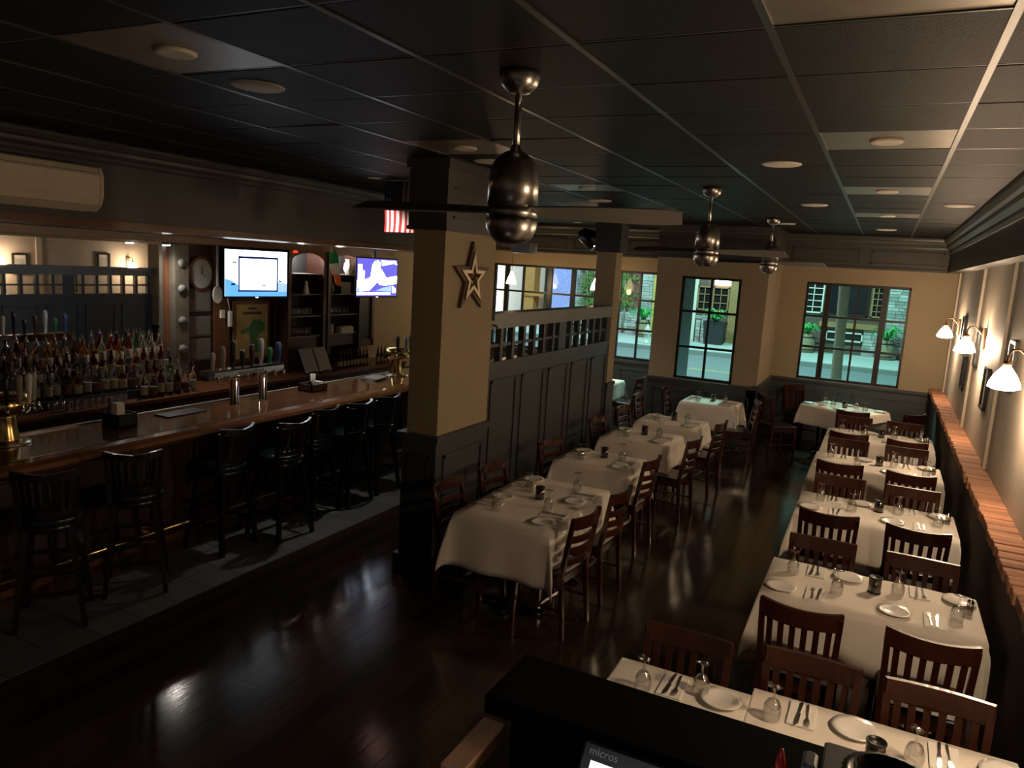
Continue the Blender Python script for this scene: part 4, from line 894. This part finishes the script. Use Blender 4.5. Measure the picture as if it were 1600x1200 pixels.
KNF = Proto(MB().bar((0, -0.095, 0.004), (0, -0.005, 0.004), 0.013, 0.005, 0.009, 0.004, ref=(0, 0, 1)).bar((0, -0.005, 0.003), (0, 0.075, 0.003), 0.016, 0.0015, 0.018, 0.0015, ref=(0, 0, 1)).bar((0, 0.075, 0.003), (0.004, 0.10, 0.003), 0.018, 0.0015, 0.004, 0.001, ref=(0, 0, 1)).build('knife', 'steel'), 'knife')
vo = thing('votive_holder', '', 'candle holder')
MB().lathe([(0.033, 0), (0.036, 0.004), (0.036, 0.098), (0.033, 0.098), (0.033, 0.012), (0.001, 0.012)], 22).build('cylinder', 'smoke', vo)
MB().lathe([(0.0365, 0.0), (0.038, 0.001), (0.038, 0.010), (0.0365, 0.011)], 22).build('base_band', 'blackplastic', vo)
MB().lathe([(0.0365, 0.092), (0.0385, 0.093), (0.0385, 0.101), (0.033, 0.102), (0.032, 0.098)], 22).build('rim_band', 'blackplastic', vo)
MB().lathe([(0.02, 0.013), (0.02, 0.035), (0.001, 0.036)], 12).build('candle', 'cream', vo)
VOT = Proto(vo, 'candle holder')
sh = thing('salt_shaker', '', 'shaker')
MB().lathe([(0.019, 0), (0.021, 0.003), (0.018, 0.06), (0.015, 0.062), (0.001, 0.062)], 12).build('body', 'smoke', sh); MB().lathe([(0.019, 0.062), (0.018, 0.078), (0.010, 0.088), (0.001, 0.09)], 12).build('cap', 'chrome', sh)
SHK = Proto(sh, 'shaker')
CTOP = TZ0+0.0036
def place_settings(loc, W, D, rot, seats, desc, vot=(0.03, 0.02), shaker=None, plates=True):
    # seats: (offset along side, side) ; sides: N/S = +y/-y, E/W = +x/-x in table frame
    cr, sr = math.cos(rot), math.sin(rot)
    def G(x, y): return (loc[0]+x*cr-y*sr, loc[1]+x*sr+y*cr, CTOP)
    side_names = {'N': 'window side', 'S': 'counter side', 'E': 'aisle side', 'W': 'partition side'}
    for off, s in seats:
        nm = side_names[s]
        # frame where the diner looks along +v from the edge
        if s == 'S': f = lambda u, v: (off+u, -D/2+v); a = 0
        elif s == 'N': f = lambda u, v: (off-u, D/2-v); a = PI
        elif s == 'E': f = lambda u, v: (W/2-v, off+u); a = PI/2
        else: f = lambda u, v: (-W/2+v, off-u); a = -PI/2
        jit = lambda: random.uniform(-.012, .012)
        end = '' if len([1 for q_ in seats if q_[1] == s]) < 2 else ((', ledge end' if off > 0 else ', aisle end') if s in 'NS' else (', window end' if off > 0 else ', counter end'))
        if 'angled' in desc and end: end = ', ledge end' if off > 0 else ', aisle end'
        sfx = '%s of %s%s' % (nm, desc, end)
        p = G(*f(0.02+jit(), 0.125+jit())); NPK.put(p, rot+a+jit(), 'folded white napkin, '+sfx, 'napkins, '+desc)
        q = G(*f(0.0, 0.13)); FRK.put((q[0], q[1], CTOP+0.0085), rot+a+0.05+jit(), 'steel fork, '+sfx, 'forks, '+desc)
        q = G(*f(0.035, 0.13)); KNF.put((q[0], q[1], CTOP+0.0085), rot+a-0.05+jit(), 'steel knife, '+sfx, 'knives, '+desc)
        if plates: PLT.put(G(*f(-0.185+jit(), 0.125+jit())), 0, 'white side plate, '+sfx, 'side plates, '+desc)
        GBL.put(G(*f(0.135+jit(), min(0.23, D*0.36)+jit())), 0, 'upturned water goblet, '+sfx, 'goblets, '+desc)
    if vot: VOT.put(G(*vot), 0, 'smoky mesh candle holder in the middle of the '+desc, None)
    if shaker:
        SHK.put(G(*shaker), 0, 'salt shaker with chrome cap on the '+desc, None)
ORD = ['first', 'second', 'third', 'fourth']
# right hand tables along the ledge
RT = [((0.125, 4.84), 1.17, 0.64), ((0.13, 6.70), 1.17, 0.64), ((0.12, 8.50), 1.19, 0.68), ((0.13, 10.16), 1.18, 0.68)]
for i, ((cx, cy), W, D) in enumerate(RT):
    desc = '%s ledge table beyond the black counter' % ORD[i]
    table((cx, cy, 0), W, D, 0, 'dark pedestal table under the cloth of the '+desc.replace(' beyond', ', beyond'), desc)
    cloth((cx, cy, 0), W, D, 0, (0.24, 0.07), (0.36, 0.24), 'white tablecloth draped over the '+desc, i)
    sx = 0.30
    place_settings((cx, cy), W, D, 0, [(-sx, 'S'), (sx+0.02, 'S'), (-sx, 'N'), (sx, 'N')], desc, (0.03, 0.06), (0.53, 0.05))
    for e_, x in (('aisle', -0.315), ('ledge', 0.29)):
        CS.put((cx+x, cy-D/2-0.215, 0.001), random.uniform(-.04, .04), 'slat-back chair, counter side of %s, %s end' % (desc, e_), 'chairs at the '+desc)
    for e_, x in (('aisle', -0.30), ('ledge', 0.28)):
        CS.put((cx+x, cy+D/2-0.165, 0.001), PI+random.uniform(-.03, .03), 'slat-back chair, window side of %s, %s end' % (desc, e_), 'chairs at the '+desc)
# two tables behind the black counter
for (cx, cy), W, D, desc, seats, chairs in (((-0.625, 2.99), 0.59, 0.64, 'small table beside the black counter', [(0.0, 'N')], [-0.02]),
                                  ((0.19, 3.06), 1.0, 0.64, 'long table beside the black counter', [(-0.27, 'N'), (0.26, 'N')], [-0.285, 0.22])):
    table((cx, cy, 0), W, D, 0, 'dark pedestal table under the cloth of the '+desc, desc)
    cloth((cx, cy, 0), W, D, 0, 0.008, 0.26, 'white tablecloth draped over the '+desc, 11)
    place_settings((cx, cy), W, D, 0, seats, desc, (-0.01, 0.0) if W > 0.8 else None, None)
    for x in chairs: CS.put((cx+x, cy+D/2-0.145, 0.001), PI, 'slat-back chair, window side of %s%s' % (desc, '' if len(chairs) < 2 else (', ledge end' if x > 0 else ', aisle end')), 'chairs at the '+desc)
    if W < 0.8: GBL.put((cx+0.10, cy+0.20, CTOP), 0, 'upturned water goblet next to the plate on the small table by the counter')
# angled table under the wide window
A6 = math.radians(-28); c6 = (-0.36, 12.32)
table((*c6, 0), 1.0, 0.72, A6, 'dark pedestal table under the cloth of the angled window table', '')
cloth((*c6, 0), 1.0, 0.72, A6, 0.14, 0.30, 'white tablecloth draped over the angled table below the wide window', 21)
place_settings(c6, 1.0, 0.72, A6, [(-0.25, 'S'), (0.25, 'S'), (-0.25, 'N'), (0.25, 'N')], 'angled table below the wide window', (0.0, 0.0))
for (x, y, a, lb) in ((-0.22, 11.30, 0.05, 'dark slat-back chair on the aisle end of the angled window table'), (-1.22, 11.72, -0.9, 'dark slat-back chair at the wall corner of angled window table'), (0.36, 11.62, 0.85, 'dark slat-back chair between the ledge and the angled window table'), (-0.98, 12.95, -2.3, 'dark slat-back chair between angled window table and return wall')):
    CS.put((x, y, 0.001), a, lb)
# left row along the partition
LT = [((-2.29, 5.28), 0.78, 1.26, 'long table beside the star column'), ((-2.32, 6.87), 0.76, 0.58, 'first small table past the star column'), ((-2.30, 8.20), 0.77, 0.70, 'second small table past the star column'),
      ((-2.24, 9.32), 0.78, 0.62, 'third small table past the star column'), ((-2.14, 11.25), 0.79, 0.70, 'table below the narrow window')]
LCH = [([(-1.70, 4.87, -0.12), (-1.67, 5.55, -0.08)], [(-2.90, 4.90, -0.05), (-2.86, 5.56, -0.1)]), ([(-1.75, 6.71, -0.1)], [(-2.83, 6.70, -0.2)]), ([(-1.62, 7.87, -0.12)], [(-2.86, 8.18, -0.1)]),
       ([(-1.56, 9.02, -0.12)], [(-2.84, 9.08, -0.1)]), ([(-1.42, 10.85, 0.3)], [(-2.83, 11.15, 0.0)])]
for i, ((cx, cy), W, D, desc) in enumerate(LT):
    table((cx, cy, 0), W, D, 0, 'dark pedestal table under the cloth of the '+desc, desc)
    cloth((cx, cy, 0), W, D, 0, 0.28, 0.40 if i == 0 else 0.36, 'white tablecloth draped over the '+desc, 30+i)
    seats = [(-0.27, 'E'), (0.33, 'E'), (-0.27, 'W'), (0.33, 'W')] if i == 0 else [(0.0, 'E'), (0.0, 'W')]
    place_settings((cx, cy), W, D, 0, seats, desc, (0.0, 0.06) if i == 0 else (0.0, 0.10))
    E_, W_ = LCH[i]
    for k, (x, y, a) in enumerate(E_): CL.put((x-0.265, y, 0.001), PI/2+a, 'mahogany ladder-back chair, aisle side of the %s%s' % (desc, '' if len(E_) < 2 else (', counter end', ', window end')[k]), 'chairs at the '+desc)
    for k, (x, y, a) in enumerate(W_): CL.put((x+0.265, y, 0.001), -PI/2+a, 'mahogany ladder-back chair, partition side of the %s%s' % (desc, '' if len(W_) < 2 else (', counter end', ', window end')[k]), 'chairs at the '+desc)
# tables behind the partition
for k, (cx, cy) in enumerate(((-5.25, 10.35), (-4.25, 11.9))):
    desc = ('front' if k == 0 else 'rear')+' table seen through the partition lattice'; desc = ('table under the bell pendant behind the partition', 'table at the street window behind the partition')[k]
    table((cx, cy, 0), 0.8, 0.8, 0, 'dark pedestal table under the cloth of the '+desc, desc)
    cloth((cx, cy, 0), 0.8, 0.8, 0, 0.28, 0.28, 'white tablecloth draped over the '+desc, 50+k)
    VOT.put((cx, cy, CTOP), 0, 'smoky mesh candle holder on the '+desc)
    CL.put((cx+0.55, cy, 0.001), PI/2, 'mahogany ladder-back chair at the partition side of the '+desc.replace(' behind the partition', '')); CL.put((cx-0.55, cy, 0.001), -PI/2, 'mahogany ladder-back chair at the bar side of the '+desc.replace(' behind the partition', ''))
CL.put((-2.72, 10.25, 0.001), -PI/2, 'mahogany ladder-back chair standing alone by the partition column')
# ------------------------------------------------------------------ black counter, till
bk = thing('host_counter', 'black painted half-height counter wall in front of the tables', 'counter', (0, 1.71, 0))
MB().cbox(-0.80, 0.93, -0.12, 0.125, 1.455, 1.505, 0.006).build('cap', 'blackpaint', bk)
MB().box(-0.74, 0.93, -0.07, 0.10, 0, 1.455).build('wall_body', 'blackpaint', bk)
MB().box(-0.70, 0.93, -0.62, -0.07, 1.20, 1.24).build('work_shelf', 'blackpaint', bk)
hr = thing('handrail_end', 'worn bare wooden handrail end beside the black counter', 'handrail', (-0.765, 1.47, 0))
MB().cbox(-0.028, 0.035, -0.10, 0.115, 1.41, 1.45, 0.004).build('rail', 'rawwood', hr)
MB().box(-0.018, 0.024, -0.06, -0.02, 0, 1.41).build('newel_post', 'blackpaint', hr)
MB().tube([(0.03, -0.06, 1.40), (0.032, -0.06, 1.37), (0.03, -0.065, 1.33)], 0.005).build('hook', 'greyplastic', hr)
# till monitor: screen plane faces the clerk (camera side), leaning back
pos = thing('till_monitor', 'black touch screen till monitor with a lit white screen', 'monitor', (-0.295, 1.33, 1.24))
tl = math.radians(-52)
def tilt(mb):
    c, s_ = math.cos(tl), math.sin(tl); mb.v = [(x, y*c-z*s_*-1*-1 if False else y*c - z*s_, y*s_ + z*c) for x, y, z in mb.v]; return mb
POSM = Matrix.Translation((0, -0.02, 0.07)) @ Matrix.Rotation(math.radians(-40), 4, 'X')
def pbuild(mb, name, mm, par=pos):
    mb.v = [tuple(POSM @ Vector(v)) for v in mb.v]; return mb.build(name, mm, par)
pbuild(MB().cbox(-0.19, 0.19, -0.022, 0.02, 0.0, 0.30, 0.006), 'bezel', 'blackplastic')
scn = pbuild(MB().box(-0.165, 0.165, -0.0235, -0.022, 0.03, 0.262), 'screen', 'posscreen')
icn = MB().box(-0.155, -0.12, -0.0242, -0.0236, 0.205, 0.225); pbuild(icn, 'screen_icon', 'posblue', scn)
text_mesh('lettering', 'micros', 0.024, 'whitepaint', pos, POSM @ Matrix.Translation((-0.14, -0.0228, 0.281)) @ Matrix.Rotation(math.radians(90), 4, 'X'))
MB().prism([(-0.05, 0.0), (0.16, 0.0), (0.16, 0.02), (0.12, 0.10), (0.06, 0.12), (0.02, 0.02)], -0.10, 0.10, 'x').build('stand', 'blackplastic', pos)
ctr = thing('squeeze_bottle', 'dark bottle with a red pointed cap behind the black counter', 'bottle', (-0.075, 1.50, 1.24))
MB().lathe([(0.03, 0), (0.033, 0.01), (0.033, 0.33), (0.026, 0.37), (0.012, 0.385)], 16).build('body', 'bbrown', ctr); MB().lathe([(0.012, 0.382), (0.010, 0.40), (0.003, 0.43)], 12).build('cap', 'redplastic', ctr)
bxx = thing('card_terminal', 'small grey plastic box standing behind the black counter', 'box', (-0.022, 1.50, 1.24))
MB().cbox(-0.014, 0.014, -0.03, 0.03, 0, 0.43, 0.006).build('body', 'greyplastic', bxx); MB().cbox(-0.010, 0.010, -0.034, -0.03, 0.05, 0.25, 0.001).build('keypad', 'blackplastic', bxx)
trr = thing('round_tray', 'round black tray with ribbed rim resting on a grey box', 'tray', (0.12, 1.47, 1.67))
n = 64; vs = []; fs = []
for k in range(n):
    t = 2*PI*k/n; rr = 0.085+(0.0022 if k % 2 else 0)
    for r, z in ((0.060, 0.0), (0.077, 0.004), (rr, 0.024), (rr-0.012, 0.026), (0.066, 0.008)): vs.append((r*math.cos(t), r*math.sin(t), z))
for k in range(n):
    for i in range(4): a = 5*k+i; c = 5*((k+1) % n)+i; fs.append((a, c, c+1, a+1))
fs.append(tuple(5*k for k in range(n-1, -1, -1))); fs.append(tuple(5*k+4 for k in range(n)))
MB().add(vs, fs, True).build('dish', 'blackplastic', trr)
tag(MB().cbox(-0.13, 0.13, -0.13, 0.08, 0, 0.43, 0.004).build('printer_box', 'greyplastic', None, (0.13, 1.50, 1.24)), 'square grey printer box behind the black counter', 'printer')
# ------------------------------------------------------------------ outside
SZ = 0.2
struct(MB().box(-26, 8, 13.46, 17.2, SZ-0.35, SZ).build('sidewalk_near', 'sidewalk'))
struct(MB().box(-40, 14, 17.2, 24.5, SZ-0.4, SZ-0.14).build('road', 'asphalt'))
struct(MB().box(-26, 8, 24.5, 24.75, SZ-0.3, SZ).build('kerb_far', 'kerb'))
struct(MB().box(-26, 8, 24.75, 34.0, SZ-0.3, SZ).build('sidewalk_far', 'sidewalk'))
for x in (-14.0, -9.5, -5.0, -0.5): MB().box(x, x+3.0, 20.6, 20.72, SZ-0.14, SZ-0.135).build('lane_mark', 'yellowpaint', bpy.data.objects['road'])
fc = thing('street_building', 'brown storefront building across the street with stone piers', 'building', (0, 28.6, SZ))
MB().box(-12.6, 3.0, 0.1, 1.5, 0, 6.5).build('wall', 'facade', fc)
def stonepanel(x0, x1, z0, z1, y=0.0):
    z = z0; k = 0
    while z < z1-0.02:
        h_ = random.uniform(0.09, 0.15); x = x0
        while x < x1-0.02:
            l = random.uniform(0.18, 0.42); xe = min(x+l, x1)
            MB().box(x+.006, xe-.006, y+random.uniform(0.0, 0.04), y+0.12, z+.006, min(z+h_, z1)-.006).build('stone', 'stone', fc); x += l
        z += h_
stonepanel(0.1, 1.4, 0, 2.6); stonepanel(-0.55, 0.1, 0, 0.95); stonepanel(-8.55, -8.05, 0, 2.6); stonepanel(-9.6, -8.55, 0, 1.0); stonepanel(-6.4, -5.85, 0, 0.95); stonepanel(-11.3, -10.9, 0, 2.6)
def gridwin(x0, x1, z0, z1, nx, nz, mm='outtrim', gl='outglass'):
    f = MB(); t = 0.05
    f.box(x0, x1, -0.02, 0.1, z0, z0+t); f.box(x0, x1, -0.02, 0.1, z1-t, z1); f.box(x0, x0+t, -0.02, 0.1, z0, z1); f.box(x1-t, x1, -0.02, 0.1, z0, z1)
    fo = f.build('window', mm, fc)
    g = MB()
    for k in range(1, nx): x = x0+(x1-x0)*k/nx; g.box(x-.014, x+.014, -0.005, 0.1, z0, z1)
    for k in range(1, nz): z = z0+(z1-z0)*k/nz; g.box(x0, x1, -0.005, 0.1, z-.014, z+.014)
    g.build('glazing_bar', mm, fo); MB().box(x0+.02, x1-.02, 0.05, 0.09, z0+.02, z1-.02).build('pane', gl, fo)
gridwin(-2.62, -1.95, 1.36, 2.45, 2, 5); gridwin(-0.42, -0.05, 1.35, 2.4, 2, 5, 'outwood'); gridwin(-1.85, -0.5, 1.35, 2.6, 1, 1, 'darkwood'); gridwin(-6.36, -5.84, 1.15, 2.05, 2, 3, 'outwood'); gridwin(-5.80, -5.20, 1.15, 2.05, 2, 3, 'outwood')
MB().box(-2.0, -0.12, -0.06, 0.1, 0.92, 1.10).build('sill_board', 'outwood', fc); gridwin(-1.75, -0.55, 0.45, 0.78, 1, 1)
MB().box(-5.16, -4.7, -0.1, 0.1, 0, 2.4).build('pillar', 'outwood', fc); MB().box(-8.05, -7.85, -0.1, 0.1, 0, 2.6).build('pillar', 'yellowpaint', fc); MB().box(-6.5, -6.37, -0.05, 0.1, 0, 2.3).build('pillar', 'outtrim', fc)
MB().box(-9.6, -8.55, 0.0, 0.12, 1.0, 2.6).build('brick_wall', 'redbrick', fc); MB().box(-5.75, -4.85, -0.05, 0.1, 2.12, 2.4).build('lit_transom', 'litsign', fc)
MB().box(-12.5, -11.3, 0.0, 0.12, 0.4, 2.7).build('shop_window', 'litshop', fc)
for x in (-0.9, -1.6, -11.9): pass
nb_ = thing('lit_building', 'brightly lit white and orange building along the side street', 'building', (-14.0, 30.5, SZ))
MB().box(-3.8, -2.25, 0, 1, 0, 3.6).build('lit_window', 'litwindow', nb_); MB().box(-0.45, 0.05, -0.2, 0.4, 0, 3.4).build('pillar', 'orangepaint', nb_); MB().box(-2.25, 1.6, 0.8, 1.6, 0, 3.6).build('wall', 'outtrim', nb_); MB().box(-0.45, 0.6, -0.3, 0.6, 1.1, 1.25).build('ledge', 'orangepaint', nb_)
def fern(loc, R, label, pot):
    o = thing('potted_fern', label, 'plant', loc)
    if pot == 'barrel':
        MB().lathe([(0.22, 0), (0.27, 0.15), (0.29, 0.32), (0.27, 0.5), (0.23, 0.66), (0.20, 0.66)], 18).build('barrel', 'barrel', o)
        for z, r in ((0.10, 0.256), (0.52, 0.272)): MB().lathe([(r, z), (r+.008, z+.005), (r+.008, z+.04), (r, z+.045)], 18).build('hoop', 'planter', o)
        pz_ = 0.64
    else:
        MB().prism([(-0.30, 0), (0.30, 0), (0.38, 0.82), (-0.38, 0.82)], -0.3, 0.3, 'y').build('planter', 'planter', o); pz_ = 0.80
    rr = random.Random(int(loc[0]*100)); mb = MB()
    for k in range(46):
        a = rr.uniform(0, 2*PI); L_ = R*rr.uniform(0.6, 1.1); hgt = rr.uniform(0.2, 0.6)*R*1.1; n = 6
        for i in range(n):
            t0, t1 = i/n, (i+1)/n
            def pp(t): return Vector((L_*t*math.cos(a), L_*t*math.sin(a), pz_+hgt*math.sin(t*PI*0.75)*1.2))
            p0, p1 = pp(t0), pp(t1); wv = Vector((-math.sin(a), math.cos(a), 0))*(0.07*(1-t0*0.8))
            mb.add([p0-wv, p0+wv, p1+wv*0.6+Vector((0, 0, 0.005)), p1-wv*0.6], [(0, 1, 2, 3)])
    tag(mb.build('fronds', 'fern', o), kind='stuff'); return o
fern((0.18, 28.0, SZ), 0.62, 'green fern in a wooden barrel outside the wide window by stone pier', 'barrel'); fern((-2.3, 27.9, SZ), 0.5, 'green fern in a wooden barrel left of the tree trunk', 'barrel')
fern((-5.4, 27.6, SZ), 0.62, 'green fern in a tall black planter outside the narrow window', 'planter'); fern((-8.1, 27.6, SZ), 0.62, 'green fern in a wooden barrel beside the fire hydrant', 'barrel'); fern((-10.6, 27.2, SZ), 0.5, 'green fern in a barrel by the lit shop window', 'barrel')
tr = thing('street_tree', 'pale street tree trunk standing outside the wide window', 'tree', (-0.72, 16.6, SZ))
MB().tube([(0.02, 0, 0), (0.0, 0, 0.6), (-0.03, 0, 1.6), (-0.05, 0, 2.4), (-0.02, 0, 3.4)], [0.13, 0.105, 0.10, 0.11, 0.09], 14).build('trunk', 'trunk', tr)
MB().tube([(-0.05, 0, 2.3), (-0.25, 0, 2.75), (-0.5, 0.1, 3.3)], [0.06, 0.045, 0.03], 8).tube([(-0.04, 0, 2.4), (0.2, 0.1, 2.8), (0.5, 0.1, 3.4)], [0.06, 0.045, 0.03], 8).build('branches', 'trunk', tr)
tr = thing('utility_pole', 'pale round pole outside the ribbon of street windows', 'pole', (-7.0, 16.0, SZ))
MB().lathe([(0.12, 0), (0.10, 0.3), (0.095, 3.8)], 14).build('shaft', 'trunk', tr); MB().lathe([(0.15, 0), (0.15, 0.12), (0.12, 0.16)], 14).build('base', 'kerb', tr)
vn = thing('climbing_vine', 'green climbing vine on the wall beyond the street windows', 'plant', (-9.2, 28.55, SZ))
mb = MB(); rr = random.Random(5)
for k in range(420):
    x, z = rr.gauss(-0.1, 0.28), rr.uniform(1.0, 2.7); y = rr.uniform(-0.15, 0.0); s_ = rr.uniform(0.04, 0.08); a = rr.uniform(0, 6)
    mb.add([(x, y, z-s_), (x+s_*math.cos(a), y-s_*.4, z), (x, y-.01, z+s_), (x-s_*math.cos(a), y+s_*.2, z)], [(0, 1, 2, 3)])
tag(mb.build('leaves', 'vine', vn), kind='stuff'); MB().tube([(0, 0, 0), (0.05, -0.03, 1.0), (-0.05, -0.05, 2.4)], 0.03).build('stem', 'trunk', vn)
vn = thing('climbing_vine', 'green and pink climbing plant left of the partition column outside', 'plant', (-10.75, 28.5, SZ))
mb = MB()
for k in range(300):
    x, z = rr.gauss(0.0, 0.22), rr.uniform(0.9, 2.6); y = rr.uniform(-0.15, 0.0); s_ = rr.uniform(0.04, 0.08); a = rr.uniform(0, 6)
    mb.add([(x, y, z-s_), (x+s_*math.cos(a), y-s_*.4, z), (x, y-.01, z+s_), (x-s_*math.cos(a), y+s_*.2, z)], [(0, 1, 2, 3)])
tag(mb.build('leaves', 'vine', vn), kind='stuff'); MB().tube([(0, 0, 0), (0.05, -0.03, 1.0), (-0.05, -0.05, 2.4)], 0.03).build('stem', 'trunk', vn)
hy = thing('fire_hydrant', 'pale fire hydrant on the far sidewalk', 'hydrant', (-7.2, 25.2, SZ))
MB().lathe([(0.13, 0), (0.13, 0.05), (0.095, 0.06), (0.095, 0.42), (0.12, 0.44), (0.12, 0.47), (0.09, 0.55), (0.04, 0.61), (0.03, 0.66), (0.001, 0.66)], 18).build('body', 'hydrant', hy); MB().tube([(-0.17, 0, 0.36), (0.17, 0, 0.36)], 0.05, 12).tube([(0, 0, 0.36), (0, -0.16, 0.36)], 0.06, 12).build('nozzles', 'hydrant', hy)
bn = thing('street_bench', 'thin dark metal rail standing on the far sidewalk', 'rail', (-6.05, 27.8, SZ))
for x in (-0.12, 0.08): MB().tube([(x, 0, 0), (x, 0, 0.85)], 0.02, 8).build('post', 'planter', bn)
MB().tube([(-0.12, 0, 0.85), (0.08, 0, 0.85)], 0.02, 8).build('top_bar', 'planter', bn)
